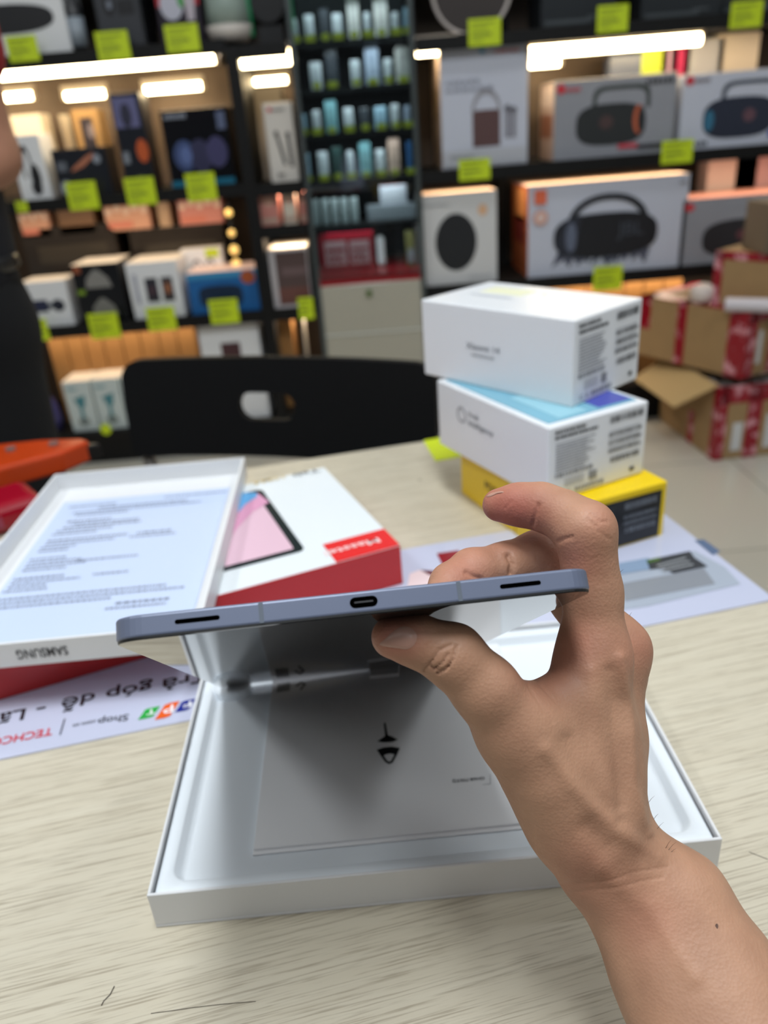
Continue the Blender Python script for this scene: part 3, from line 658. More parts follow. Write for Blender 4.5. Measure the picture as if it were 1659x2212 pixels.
m.add(vs, [(j * (N + 1) + i, j * (N + 1) + i + 1, (j + 1) * (N + 1) + i + 1, (j + 1) * (N + 1) + i) for j in range(N) for i in range(N)], stuffing)
o = m.build('bubble_wrap', loc=(c1[0], c1[1], .012), rotz=A1, smooth=True); tag(o, 'crumpled pale bubble wrap filling the open floor carton', 'bubble wrap')
# the long taped carton resting on it
P = at_y(1600, 822, 2.42)
A2 = math.radians(28)
t2 = carton((P[0], P[1], .276), A2, .30, .45, .215, 'long brown carton with red tape edges lying on the open floor carton',
            tapes=[(-e, .05, -e, 0, 0, .215), (-e, 0, 0, .07, 0, .215), (-e, .06, 0, .45, .215, .215 + e), (-e, 0, .24, .28, 0, .216), (-e, 0, .40, .45, .10, .216), (-e, .30, .40, .45, .215, .215 + e), (.12, .17, -e, 0, 0, .215), (-e, .30, .24, .28, .215, .215 + e), (0, .3, -e, 0, .18, .216)],
            paper=[(.06, .08, -e * 1.3, 0, .04, .15)])
P3 = at_y(1640, 668, 2.36)
t3 = carton((P3[0] + .135, P3[1] - .0, .4935), math.radians(38), .30, .30, .17, 'brown carton with a red taped rim at the right edge, topmost of the stack',
            tapes=[(-e, 0, 0, .30, .145, .171), (-e, 0, .27, .30, 0, .171), (-e, .3, -e, 0, .145, .171), (0, .30, 0, .03, .17, .17 + e)])
shelf_item('grey_carton', 'dark grey-brown carton at the right edge of the picture above the taped cartons', 'carton', None, (1668, 440), (1800, 560), Y=2.44, z=.665, dep=.16, body=mat('grey_brown_card', (104, 90, 74), .6))
m = MB(); m.tube([(-.07, .04, 0), (.07, -.04, 0)], .022, mat('white_film_roll', (206, 200, 206), .35), 14)
P = at_y(1588, 628, 2.50); o = m.build('film_roll', loc=(P[0] + .03, P[1] - .07, .515), smooth=False); tag(o, 'white roll of film lying on the long taped carton', 'roll')
o = MB(); o.tube([(0, 0, -.03), (0, 0, -.02), (0, 0, .02), (0, 0, .03)], [.02, .04, .04, .02], mat('white_foam', (214, 202, 196), .6), 14)
P = at_y(1520, 612, 2.62); o = o.build('foam_ball', loc=(P[0], P[1], .525), smooth=True); tag(o, 'pale foam lump behind the film roll on the long taped carton', 'foam')

# ================================================================== chair behind the table
CHA = math.atan2(1.05 - 1.20, .06 + .384)
t = empty('folding_chair', (-.143, 1.116, 0), CHA, 'black plastic chair with a slotted backrest behind the table', 'chair')
chm = mat('matt_black_plastic', (7, 8, 11), .6, spec=.25)
chrome = mat('brushed_steel_leg', (156, 150, 144), .3, metal=.3)
def slab_with_slot():
    m = MB(); W, z0, z1 = .249, .655, .806
    outer = []
    r = .03
    for cx_, cz_, a0 in ((W - r, z1 - r, 0), (-W + r, z1 - r, 90), (-W + .012, z0 + .012, 180), (W - .012, z0 + .012, 270)):
        rr = r if cz_ > .7 else .012
        for i in range(7):
            a = math.radians(a0 + 15 * i); outer.append((cx_ + rr * math.cos(a), cz_ + rr * math.sin(a)))
    cxs, czs, hw, hh = -.020, .733, .046, .021
    # sample the slab as a grid of angular strips between slot and outline
    n = 96
    def inner_pt(a):
        c, s_ = math.cos(a), math.sin(a)
        # stadium
        t_ = min(hh / abs(s_) if abs(s_) > 1e-6 else 9, 9)
        x = t_ * c
        if abs(x) <= hw - hh: return (cxs + x, czs + math.copysign(hh, s_))
        # circle end
        k = math.copysign(hw - hh, c); B = -k * c; C = k * k - hh * hh
        t_ = -B + math.sqrt(max(0, B * B - C)); return (cxs + t_ * c, czs + t_ * s_)
    def outer_pt(a):
        d = (math.cos(a), math.sin(a)); best = None
        for i in range(len(outer)):
            p, q = outer[i], outer[(i + 1) % len(outer)]
            ex, ez = q[0] - p[0], q[1] - p[1]; den = d[0] * ez - d[1] * ex
            if abs(den) < 1e-12: continue
            tt = ((p[0] - cxs) * ez - (p[1] - czs) * ex) / den
            uu = ((p[0] - cxs) * d[1] - (p[1] - czs) * d[0]) / den
            if tt > 0 and -1e-6 <= uu <= 1 + 1e-6: best = tt if best is None else min(best, tt)
        return (cxs + d[0] * best, czs + d[1] * best)
    angs = sorted(set([2 * math.pi * i / n for i in range(n)] + [math.atan2(p[1] - czs, p[0] - cxs) % (2 * math.pi) for p in outer]))
    n = len(angs); K = 10
    def yb(x, z): return .45 * x * x * -1 + (z - .73) * .12       # gently dished
    for side in (0, 1):
        vs = []
        for a in angs:
            p, q = inner_pt(a), outer_pt(a)
            for k in range(K + 1):
                f = k / K; x, z = p[0] + (q[0] - p[0]) * f, p[1] + (q[1] - p[1]) * f
                vs.append((x, yb(x, z) + (.006 if side else -.006), z))
        fs = []
        for i in range(n):
            j = (i + 1) % n
            for k in range(K):
                qd = (i * (K + 1) + k, i * (K + 1) + k + 1, j * (K + 1) + k + 1, j * (K + 1) + k)
                fs.append(qd if side else qd[::-1])
        m.add(vs, fs, chm)
    tot = n * (K + 1)
    for i in range(n):
        j = (i + 1) % n
        for k in (0, K):
            m.add([m.v[i * (K + 1) + k], m.v[j * (K + 1) + k], m.v[tot + j * (K + 1) + k], m.v[tot + i * (K + 1) + k]], [(0, 1, 2, 3)], chm)
    return m
slab_with_slot().build('backrest', t, smooth=False)
m = MB(); m.box(-.21, .21, -.40, .0, .435, .455, chm); m.build('seat', t, bevel=.012)
for s in (-1, 1):
    m = MB(); m.tube([(s * .229, .05, .0), (s * .236, -.012, .44), (s * .236, -.02, .68)], .0105, chrome, 12); m.build('leg', t, smooth=True)
    m = MB(); m.tube([(s * .229, -.42, .0), (s * .236, -.20, .43)], .0105, chrome, 12); m.build('leg', t, smooth=True)
# ================================================================== the table
TZ = .75; TA = math.radians(11)
FR = np.array([.211, .909])
t = empty('desk', (FR[0], FR[1], 0), TA, 'light wood-grain desk filling the foreground', 'desk')
wood = wood_mat()
m = MB(); m.box(-1.5, 0, -.84, 0, TZ - .025, TZ, wood); m.build('desktop', t, bevel=.0015)
legm = mat('desk_steel_grey', (90, 92, 94), .4, metal=.5)
for x in (-1.45, -.05):
    for y in (-.79, -.05):
        m = MB(); m.box(x - .02, x + .02, y - .02, y + .02, 0, TZ - .025, legm); m.build('leg', t)
m = MB()
for y in (-.79, -.05): m.box(-1.43, -.07, y - .012, y + .012, TZ - .065, TZ - .025, legm)
m.build('apron_rail', t)
ux = np.array([math.cos(TA), math.sin(TA), 0]); uy = np.array([-math.sin(TA), math.cos(TA), 0])
# scratches and stray hairs on the desk
def hair_line(pts, label, r=.00012, c=(60, 50, 44)):
    Ps = [at_z(x, y, TZ + .0003) for x, y in pts]; o0 = Ps[0]
    m = MB(); m.tube([p - o0 for p in Ps], r, cm(c), 5); o = m.build('stray_hair', loc=tuple(o0)); tag(o, label, 'hair', 'stray hairs on the desk')
hair_line([(247, 2130), (238, 2148), (224, 2162), (219, 2172)], 'dark stray hair on the desk at the lower left', .00022)
hair_line([(326, 2189), (372, 2183), (420, 2176), (480, 2169), (552, 2163)], 'long thin straight hair on the desk at the lower left')
hair_line([(1618, 1840), (1638, 1848), (1659, 1856)], 'thin hair on the desk right of the open tray')
hair_line([(1597, 2005), (1594, 2025), (1590, 2050)], 'short thin hair on the desk right of the forearm')
m = MB(); m.prism(ell(0, 0, .0016, .0012, 12), 0, .0003, cm((96, 84, 74)), None); P = at_z(907, 1037, TZ)
tag(m.build('speck', loc=(P[0], P[1], TZ)), 'tiny dark speck on the desk left of the phone boxes', 'speck')

# ---- printed mat under the boxes
matm = mat('mat_print_lilac', (196, 200, 222), .16, coat=.6, bump=.10, vscale=160)
B0 = at_z(420, 1560, TZ); R0 = at_z(1659, 1300, TZ)
orig = np.array([FR[0], FR[1], TZ]) + (np.dot(R0 - np.array([FR[0], FR[1], TZ]), uy)) * uy   # on the right table edge
t = empty('promo_mat', tuple(orig + np.array([0, 0, .0])), TA, 'glossy lilac promotional mat with payment logos lying along the desk', 'mat')
MH, MW = .175, .86
MZ = .0012
m = MB(); m.box(-MW, -.001, 0, MH, 0.0, MZ, matm); m.build('printed_sheet', t)
def to_mat(x, y):
    d = at_z(x, y, TZ + MZ) - orig; return float(d @ ux), float(d @ uy)
def mat_text(mb, s, px_start, px_end, cap, m, dz=.0004):
    a = to_mat(*px_start); b = to_mat(*px_end)
    d = Vector((b[0] - a[0], b[1] - a[1], 0)); w = d.length; d.normalize()
    n = Vector((-d.y, d.x, 0))
    letter(mb, s, (a[0], a[1], MZ + dz), d, n, w, cap, m)
art = MB()
def mat_poly(pts, c, dz):
    art.add([(*to_mat(*p), MZ + dz) for p in pts], [tuple(range(len(pts)))], cm(c, .2))
mat_poly([(943, 1196), (990, 1189), (1010, 1215), (968, 1245)], (140, 24, 34), .0003)
mat_poly([(885, 1240), (905, 1232), (950, 1233), (985, 1246), (968, 1268), (880, 1268)], (232, 210, 212), .0003)
mat_poly([(908, 1232), (935, 1234), (962, 1240), (948, 1246), (926, 1242)], (96, 30, 44), .0005)
# blue-grey photograph print at the right
mat_poly([(1335, 1232), (1500, 1190), (1565, 1225), (1600, 1262), (1400, 1310), (1345, 1318)], (168, 176, 190), .0003)
mat_poly([(1340, 1262), (1520, 1228), (1545, 1262), (1350, 1300)], (140, 144, 152), .0005)
mat_poly([(1335, 1218), (1400, 1206), (1410, 1230), (1338, 1242)], (138, 158, 184), .0007)
mat_poly([(1396, 1212), (1490, 1192), (1500, 1206), (1528, 1225), (1454, 1240), (1430, 1228), (1404, 1232)], (66, 68, 72), .0009)
mat_poly([(1396, 1212), (1424, 1206), (1426, 1212), (1400, 1219)], (78, 106, 56), .0011)
for k in range(3):
    mat_poly([(1418 + 6 * k, 1223 + 6 * k), (1480 + 8 * k, 1206 + 7 * k), (1482 + 8 * k, 1209 + 7 * k), (1420 + 6 * k, 1226 + 6 * k)], (150, 152, 156), .0012)
mat_poly([(1500, 1168), (1520, 1166), (1556, 1192), (1540, 1200)], (96, 112, 140), .0005)
# bank and shop logos
def skew_tile(x0, y0, x1, y1, c):
    a = Vector(to_mat(x0, y0)); b = Vector(to_mat(x1, y1))
    x_0, x_1 = min(a.x, b.x), max(a.x, b.x); y_0, y_1 = min(a.y, b.y), max(a.y, b.y)
    s_ = (y_1 - y_0) * .32; r = (y_1 - y_0) * .35
    pts = [(x_0 - s_ + r, y_0), (x_1 - s_, y_0)]
    pts = [(x_0 + 0 * s_, y_0), (x_1 - r, y_0), (x_1 - r * .3, y_0 + r * .2), (x_1, y_0 + r), (x_1 + s_, y_1), (x_0 + s_ + r, y_1), (x_0 + s_ + r * .3, y_1 - r * .2), (x_0 + s_, y_1 - r)]
    art.add([(p[0], p[1], MZ + .0004) for p in pts], [tuple(range(len(pts)))], cm(c, .2))
    return x_0, x_1, y_0, y_1
for (x0, y0, x1, y1, c, ch) in [(298, 1556, 336, 1528, (44, 168, 68), 'T'), (334, 1556, 374, 1518, (232, 96, 30), 'P'), (378, 1540, 412, 1512, (30, 44, 140), 'F')]:
    a = skew_tile(x0, y0, x1, y1, c)
    w = (a[1] - a[0]) * .55; hh = (a[3] - a[2]) * .55
    letter(art, ch, ((a[0] + a[1]) / 2 + w / 2 + .003, a[3] - (a[3] - a[2]) * .2, MZ + .0006), (-1, 0, 0), (0, -1, 0), w, hh, cm((240, 240, 244), .3))
art.build('printed_picture', t)
let = MB()
mat_text(let, 'Trả góp dễ', (452, 1450), (136, 1510), .0125, cm((24, 22, 26), .2))
mat_text(let, '-', (101, 1521), (81, 1525), .0125, cm((24, 22, 26), .2))
mat_text(let, 'Lãi', (57, 1531), (-12, 1545), .0125, cm((24, 22, 26), .2))
mat_text(let, 'Shop', (279, 1543), (213, 1554), .0068, cm((70, 72, 80), .2))
mat_text(let, '.com.vn', (210, 1555), (158, 1565), .0040, cm((90, 92, 100), .2))
mat_text(let, 'TECHCOMBANK', (116, 1572), (-140, 1622), .0078, cm((206, 30, 44), .2))
mat_text(let, '|', (139, 1562), (136, 1562.5), .0125, cm((40, 40, 50), .2))
let.build('lettering', t)
# lime sticker with a plain pattern (no code)
P = [at_z(915, 953, TZ), at_z(985, 940, TZ), at_z(1005, 985, TZ), at_z(941, 997, TZ)]
c0 = sum(P) / 4
m = MB(); m.prism([(p[0] - c0[0], p[1] - c0[1]) for p in [P[3], P[2], P[1], P[0]]], 0, .001, mat('lime_sticker', (206, 222, 40), .35))
o = m.build('lime_sticker', loc=(c0[0], c0[1], TZ)); tag(o, 'square lime sticker on the far edge of the desk behind the phone boxes', 'sticker')

# ================================================================== phone boxes
def print_lines(mb, P, ux_, uy_, rowsp, m):
    """rows of short dashes: (u0, v, length, height)"""
    P = Vector(P); ux_ = Vector(ux_); uy_ = Vector(uy_)
    for u0, v, ln, hh in rowsp:
        x = u0
        while x < u0 + ln:
            w = hh * random.uniform(.5, 1.6); w = min(w, u0 + ln - x)
            a = P + ux_ * x + uy_ * v; mb.add([a, a + ux_ * w, a + ux_ * w + uy_ * hh, a + uy_ * hh], [(0, 1, 2, 3)], m); x += w + hh * .35
def barcode(mb, P, ux_, uy_, w, h, m, n=38):
    P = Vector(P); ux_ = Vector(ux_); uy_ = Vector(uy_); x = 0
    while x < w:
        b = w / n * random.choice([.5, .7, 1.2]); a = P + ux_ * x
        mb.add([a, a + ux_ * b, a + ux_ * b + uy_ * h, a + uy_ * h], [(0, 1, 2, 3)], m); x += b + w / n * random.choice([.4, .6, 1.0])
def phone_box(loc, yaw, s, l, h, mm, label, cat, group):
    # local: near corner at origin, short side s along +x, long side l along +y
    t = empty('phone_box', loc, yaw, label, cat, group)
    m = MB(); m.box(0, s, 0, l, .0, h, mm); m.build('box_body', t, bevel=.0016, seg=3)
    return t
def end_label(t, s, h, ink, dark=False, lite=None):
    m = MB(); ink2 = lite or cm((140, 142, 148))
    y = -.0007
    X, Z = (1, 0, 0), (0, 0, 1)
    rows1 = [(.06 * s, h * .90 - .0, s * .30, h * .035), (.06 * s, h * .83, s * .42, h * .035)]
    print_lines(m, (0, y, 0), X, Z, rows1, ink)
    print_lines(m, (0, y, 0), X, Z, [(.07 * s, h * (.75 - .036 * k), s * random.uniform(.28, .40), h * .018) for k in range(11)], ink2)
    print_lines(m, (0, y, 0), X, Z, [(.07 * s, h * .315, s * .38, h * .05)], ink2)
    print_lines(m, (0, y, 0), X, Z, [(.16 * s, h * (.255 - .03 * k), s * .2, h * .012) for k in range(4)], ink2)
    m.add([(.41 * s, y, h * .16), (.49 * s, y, h * .16), (.49 * s, y, h * .27), (.41 * s, y, h * .27)], [(0, 1, 2, 3)], ink2)
    letter(m, 'C E', (.10 * s, y, h * .06), X, Z, s * .13, h * .055, ink2)
    print_lines(m, (0, y, 0), X, Z, [(.27 * s, h * .06, s * .3, h * .05)], ink2)
    m.build('printed_text', t)
    b = MB()
    barcode(b, (s * .60, y, h * .84), X, Z, s * .34, h * .09, ink)
    for k, v in enumerate((.66, .55, .44)):
        barcode(b, (s * .60, y, h * v), X, Z, s * .34, h * .045, ink, 46)
        print_lines(b, (0, y, 0), X, Z, [(s * .60, h * (v + .058), s * .32, h * .014)], ink2)
    barcode(b, (s * .63, y, h * .30), X, Z, s * .30, h * .075, ink, 24)
    print_lines(b, (0, y, 0), X, Z, [(s * .84, h * .10, s * .06, h * .05)], ink)
    b.build('barcode', t)
yel = mat('poco_yellow_card', (240, 204, 8), .38)
G5 = 'stacked phone boxes on the desk'
Hc = 1.092
AY = math.radians(20.5)
t = phone_box((.1425, .560, TZ + MZ * 0), AY, .1115, .173, .054, yel, 'yellow phone box with a black end label, lowest of the stack', 'box', G5)
m = MB(); m.box(.006, .1055, -.0008, -.0002, .003, .0475, mat('black_label_card', (18, 20, 24), .3)); m.build('end_label', t)
m = MB(); y = -.0014; lt = cm((120, 126, 136))
barcode(m, (.066, y, .038), (1, 0, 0), (0, 0, 1), .034, .006, lt); barcode(m, (.066, y, .029), (1, 0, 0), (0, 0, 1), .034, .003, lt, 46); barcode(m, (.066, y, .023), (1, 0, 0), (0, 0, 1), .034, .003, lt, 46)
barcode(m, (.068, y, .015), (1, 0, 0), (0, 0, 1), .032, .005, lt, 24); m.build('barcode', t)
m = MB(); print_lines(m, (0, y, 0), (1, 0, 0), (0, 0, 1), [(.034, .042 - .0035 * k, .022, .0012) for k in range(8)], cm((70, 74, 80))); m.build('printed_text', t)
m = MB(); letter(m, 'POCO', (-.0007, .122, .026), (0, -1, 0), (0, 0, 1), .030, .0085, cm((110, 86, 10))); m.build('lettering', t)
m = MB(); m.box(-.0006, 0, .066, .067, 0, .054, cm((180, 140, 6))); m.build('seal_strip', t)
m = MB(); m.box(-.0008, 0, .0, .066, .0535, .0546, cm((240, 204, 8))); 
# middle box
AB = math.radians(25.6)
t = phone_box((.136, .573, TZ + .0545), AB, .106, .172, .0665, WHITE2, 'white phone box with a light blue lid picture, middle of the stack', 'box', G5)
end_label(t, .106, .0665, INK)
m = MB(); m.box(.006, .100, .008, .165, .0665, .0671, mat('lid_print_cyan', (122, 178, 200), .2)); m.box(.062, .098, .012, .05, .0671, .0675, cm((76, 84, 176), .25)); m.box(.02, .05, .012, .08, .0671, .0674, cm((150, 200, 216), .2)); m.build('printed_picture', t)
m = MB()
vs = []; n = 18
for i in range(n):
    a0 = 6.2832 * i / n; cxy, cz = .128, .043
    for rr, da in ((.0058, 0), (.0078, 0), (.0078, .22), (.0058, .22)):
        vs.append((-.0007, cxy - rr * math.cos(a0 + da), cz + rr * math.sin(a0 + da)))
m.add(vs, [(4 * i, 4 * i + 1, 4 * i + 2, 4 * i + 3) for i in range(n)], GREY_INK)
letter(m, 'Google', (-.0007, .116, .0455), (0, -1, 0), (0, 0, 1), .017, .0045, GREY_INK)
letter(m, 'Intelligency', (-.0007, .116, .0365), (0, -1, 0), (0, 0, 1), .040, .0052, GREY_INK)
m.build('lettering', t)
# top box
AA = math.radians(40.0)
t = phone_box((.1647, .6145, TZ + .0545 + .0672), AA, .1, .176, .0735, WHITE2, 'white phone box with a faint grey side logo, topmost of the stack', 'box', G5)
end_label(t, .1, .0735, INK)
m = MB(); letter(m, 'Xiaomi 14', (-.0007, .118, .035), (0, -1, 0), (0, 0, 1), .040, .0055, cm((132, 134, 140))); print_lines(m, (-.0007, .112, .0285), (0, -1, 0), (0, 0, 1), [(0, 0, .028, .0022)], cm((165, 167, 170))); m.build('lettering', t)
m = MB(); m.box(.055, .08, .10, .15, .0735, .0738, cm((232, 232, 200))); print_lines(m, (.044, .10, .0740), (0, 1, 0), (-1, 0, 0), [(0, 0, .05, .003)], cm((190, 196, 204)));
m.prism(ell(.072, .085, .0025, .0025, 12), .0735, .0738, cm((232, 206, 208))); m.build('printed_picture', t)

# ================================================================== red tablet box
AR = math.radians(21)
RZ = 1.092 - .304 - TZ
cr = np.array([.0115, .5515])
t = empty('tablet_box', (cr[0], cr[1], TZ + MZ), AR, 'red and white tablet box with a pink screen picture under the open white lid', 'box')
# local: near right corner at origin, length along -x, depth +y
RL, RD, RH = .335, .193, RZ - MZ
red = mat('red_box_card', (196, 40, 40), .35)
m = MB(); m.box(-RL, 0, 0, RD, 0, RH, red, top=mat('red_box_top_white', (226, 232, 236), .32)); m.build('box_body', t, bevel=.0012)
def to_red(x, y):
    d = at_z(x, y, 1.092 - .304) - np.array([cr[0], cr[1], 0]); c, s_ = math.cos(AR), math.sin(AR)
    return float(d[0] * c + d[1] * s_), float(-d[0] * s_ + d[1] * c)
m = MB()
def red_poly(pts, c, dz): m.add([(*to_red(*p), RH + dz) for p in pts], [tuple(range(len(pts)))[::-1]], cm(c, .22))
a = to_red(558, 1058); b = to_red(668, 1187)
xr_ = (a[0] + b[0]) / 2; yt_, yb_ = a[1], b[1]; xl_ = xr_ - .22
def rr(x0, x1, y0, y1, c, dz, r=.006):
    pts = []
    for cx_, cy_, a0 in ((x1 - r, y1 - r, 0), (x0 + r, y1 - r, 90), (x0 + r, y0 + r, 180), (x1 - r, y0 + r, 270)):
        pts += [(cx_ + r * math.cos(math.radians(a0 + 18 * i)), cy_ + r * math.sin(math.radians(a0 + 18 * i)), RH + dz) for i in range(6)]
    m.add(pts, [tuple(range(len(pts)))], cm(c, .2))
rr(xl_, xr_, yb_, yt_, (34, 44, 46), .0003)
rr(xl_ + .008, xr_ - .008, yb_ + .007, yt_ - .006, (226, 190, 206), .0006, .002)
x1_, y1_ = xr_ - .008, yt_ - .006
red_poly([(558, 1068), (582, 1086), (548, 1106), (515, 1140), (478, 1190), (430, 1200), (430, 1072)], (220, 158, 190), .0009)
red_poly([(553, 1066), (557, 1074), (530, 1092), (506, 1120), (484, 1160), (430, 1165), (430, 1072)], (96, 168, 222), .0012)
lb = [to_red(*p) for p in ((703, 1185), (835, 1150))]
m.add([(lb[0][0], 0.0005, RH + .0004), (-.0005, 0.0005, RH + .0004), (-.0005, .034, RH + .0004), (lb[0][0], .034, RH + .0004)], [(0, 1, 2, 3)], cm((226, 52, 52), .18))
m.build('printed_picture', t)
m = MB()
letter(m, 'Masstel', (-.012, .021, RH + .0007), (-1, 0, 0), (0, -1, 0), .048, .0085, cm((250, 226, 226), .2))
a = to_red(690, 1014); b = to_red(632, 1027)
letter(m, 'Tab', (a[0], a[1] + .002, RH + .0005), (-1, 0, 0), (0, -1, 0), a[0] - b[0], .0085, cm((110, 114, 120), .3))
a = to_red(612, 1029); b = to_red(548, 1045)
letter(m, '10M4', (a[0], a[1] + .002, RH + .0005), (-1, 0, 0), (0, -1, 0), a[0] - b[0], .0085, cm((206, 184, 130), .3))
m.build('lettering', t)
P = at_y(520, 1300, float(at_z(520, 1310, TZ + .01)[1]))
m = MB(); xs_ = to_red(495, 1300)[0]
m.box(xs_ - .03, xs_ + .012, -.0008, -.0002, .008, .018, cm((214, 196, 190))); print_lines(m, (xs_ - .028, -.0012, .011), (1, 0, 0), (0, 0, 1), [(0, 0, .036, .0015), (0, .003, .030, .0015)], INK); m.build('paper_label', t)

# ================================================================== white lid (upside down, open)
AL = math.radians(1.5)
LZ = 1.092 - .304 + .0016
lidc = (-.137 - .1895 / 2 + .001, .722)     # back edge middle
t = empty('upturned_white_box', (lidc[0], lidc[1], LZ), AL, 'white lid lying upside down on the red tablet box, small print inside', 'lid')
LW, LL, LH = .190, .297, .0185
m = MB(); th = .0022
m.box(-LW / 2, LW / 2, -LL, 0, 0, .002, WHITE)
m.box(-LW / 2, LW / 2, -LL, -LL + th, .002, LH, WHITE); m.box(-LW / 2, LW / 2, -th, 0, .002, LH, WHITE)
m.box(-LW / 2, -LW / 2 + th, -LL + th, -th, .002, LH, WHITE); m.box(LW / 2 - th, LW / 2, -LL + th, -th, .002, LH, WHITE)
m.build('lid_shell', t)
m = MB(); m.box(-.079, .082, -.288, -.035, .0021, .0024, mat('leaflet_bluish', (196, 210, 238), .5)); m.build('leaflet', t)
m = MB()
spec = [(.02, -.046, .06, 0), (-.07, -.050, .045, 0), (-.04, -.058, .085, 1), (-.062, -.064, .12, 0), (-.058, -.070, .05, 0), (-.062, -.083, .04, 1), (-.055, -.089, .06, 0), (-.062, -.095, .07, 1), (-.066, -.101, .05, 0), (-.068, -.107, .04, 0),
        (-.068, -.119, .07, 1), (.01, -.119, .03, 1), (-.068, -.125, .06, 0), (.005, -.125, .04, 0), (-.07, -.131, .03, 0), (-.07, -.137, .026, 0), (-.072, -.151, .03, 0), (-.072, -.157, .045, 0), (-.03, -.160, .05, 0), (-.072, -.163, .05, 0), (-.072, -.169, .035, 0),
        (-.074, -.183, .04, 1), (-.074, -.189, .055, 0), (-.01, -.186, .028, 0), (-.074, -.195, .03, 0), (-.076, -.201, .035, 0), (-.076, -.213, .13, 0), (-.076, -.219, .145, 0), (-.076, -.225, .09, 0), (.02, -.234, .04, 1), (.014, -.240, .045, 0)]
print_lines(m, (0, 0, .0026), (1, 0, 0), (0, 1, 0), [(a, b, c, 0.0026 if d == 0 else .0032) for a, b, c, d in spec], cm((118, 126, 148)))
m.build('printed_text', t)
m = MB()
fy = -LL - .0006
def lid_x(x, y): return float(at_y(x, y, lidc[1] - LL)[0] - lidc[0])
a, b = lid_x(116, 1390), lid_x(6, 1398)
letter(m, 'SAMSUNG', (a, fy, .0128), (-1, 0, 0), (0, 0, -1), a - b, .0072, cm((58, 58, 60)))
m.build('lettering', t)

# ================================================================== white tray with booklet
TW = math.radians(1.2)
tc = np.array([.0115, .2555])
t = empty('box_tray', (tc[0], tc[1], TZ), TW, 'open white box tray lying on the desk below the held tablet', 'tray')
W2, D2, H2 = .1395, .192, .0235
m = MB(); th = .0016
m.box(-W2, W2, 0, D2, 0, .002, WHITE)
m.box(-W2, W2, 0, th, .002, H2, WHITE); m.box(-W2, W2, D2 - th, D2, .002, H2, WHITE)
m.box(-W2, -W2 + th, th, D2 - th, .002, H2, WHITE); m.box(W2 - th, W2, th, D2 - th, .002, H2, WHITE)
m.build('tray_wall', t, bevel=.0004, seg=1)
# moulded insert with a rounded sunken well
def rrect(x0, x1, y0, y1, r, n=7):
    pts = []
    for cx_, cy_, a0 in ((x1 - r, y1 - r, 0), (x0 + r, y1 - r, 90), (x0 + r, y0 + r, 180), (x1 - r, y0 + r, 270)):
        pts += [(cx_ + r * math.cos(math.radians(a0 + 90 * i / (n - 1))), cy_ + r * math.sin(math.radians(a0 + 90 * i / (n - 1)))) for i in range(n)]
    return pts
ZI, ZW = .0205, .0136
loops = [(rrect(-W2 + .0026, W2 - .0026, .0026, D2 - .0026, .0010), .004), (rrect(-W2 + .0026, W2 - .0026, .0026, D2 - .0026, .0010), ZI - .0006), (rrect(-W2 + .0034, W2 - .0034, .0034, D2 - .0034, .0010), ZI),
         (rrect(-W2 + .0085, W2 - .0085, .0085, D2 - .0085, .008), ZI), (rrect(-W2 + .0097, W2 - .0097, .0097, D2 - .0097, .008), ZI - .0012),
         (rrect(-W2 + .0112, W2 - .0112, .0110, D2 - .0110, .008), ZW + .0012), (rrect(-W2 + .0124, W2 - .0124, .0122, D2 - .0122, .008), ZW)]
m = MB(); vs = []; fs = []
for lp, z in loops: vs += [(x, y, z) for x, y in lp]
n = 28
for k in range(len(loops) - 1):
    for i in range(n):
        j = (i + 1) % n; fs.append((k * n + i, k * n + j, (k + 1) * n + j, (k + 1) * n + i))
fs.append(tuple((len(loops) - 1) * n + i for i in range(n)))
ins = mat('moulded_pulp_white', (224, 230, 236), .48)
m.add(vs, fs, ins); o = m.build('moulded_insert', t, smooth=True)
em = o.modifiers.new('edges', 'EDGE_SPLIT'); em.split_angle = math.radians(50)
# raised finger bumps in the far corners
for s in (-1, 1):
    m = MB(); pts = ell(s * .119, D2 - .034, .0135, .0085, 24); N_ = 24
    lay = [(1, ZW), (1, ZW + .0045), (.9, ZW + .0066), (.6, ZW + .0074), (.2, ZW + .0076)]
    vs = []
    for f, z in lay: vs += [(s * .119 + (x - s * .119) * f, D2 - .034 + (y - D2 + .034) * f, z) for x, y in pts]
    fs = [(k * N_ + i, k * N_ + (i + 1) % N_, (k + 1) * N_ + (i + 1) % N_, (k + 1) * N_ + i) for k in range(len(lay) - 1) for i in range(N_)] + [tuple((len(lay) - 1) * N_ + i for i in range(N_))]
    m.add(vs, fs, ins); m.build('insert_bump', t, smooth=True)
# booklet
def to_tray(x, y, z):
    d = at_z(x, y, z) - np.array([tc[0], tc[1], 0]); c, s_ = math.cos(TW), math.sin(TW)
    return float(d[0] * c + d[1] * s_), float(-d[0] * s_ + d[1] * c)
bz = TZ + ZW + .0026
p0 = to_tray(545, 1842, bz); p1 = to_tray(1145, 1785, bz); pf = to_tray(590, 1466, bz)
bk = empty('booklet_sleeve', (tc[0], tc[1], TZ + ZW + .0003), TW, 'white paper booklet sleeve with two black pin cut-outs lying in the open tray', 'booklet')
bx0, bx1, by0, by1 = p0[0], p0[0] + .157, p0[1], pf[1] + .019
m = MB(); m.box(bx0, bx1, by0, by1, 0, .0007, PAPER); m.box(bx0 + .0004, bx1 - .0004, by0 + .0022, by1 - .0005, .0007, .0022, PAPER); m.build('cover', bk, bevel=.0001, seg=1)
zt_ = .00245
def bpx(x, y): 
    q = to_tray(x, y, bz); return (q[0], q[1], zt_)
m = MB()
blk = cm((10, 10, 12))
m.add([bpx(829, 1562), bpx(833, 1562), bpx(838, 1590), bpx(832, 1590)], [(3, 2, 1, 0)], blk)
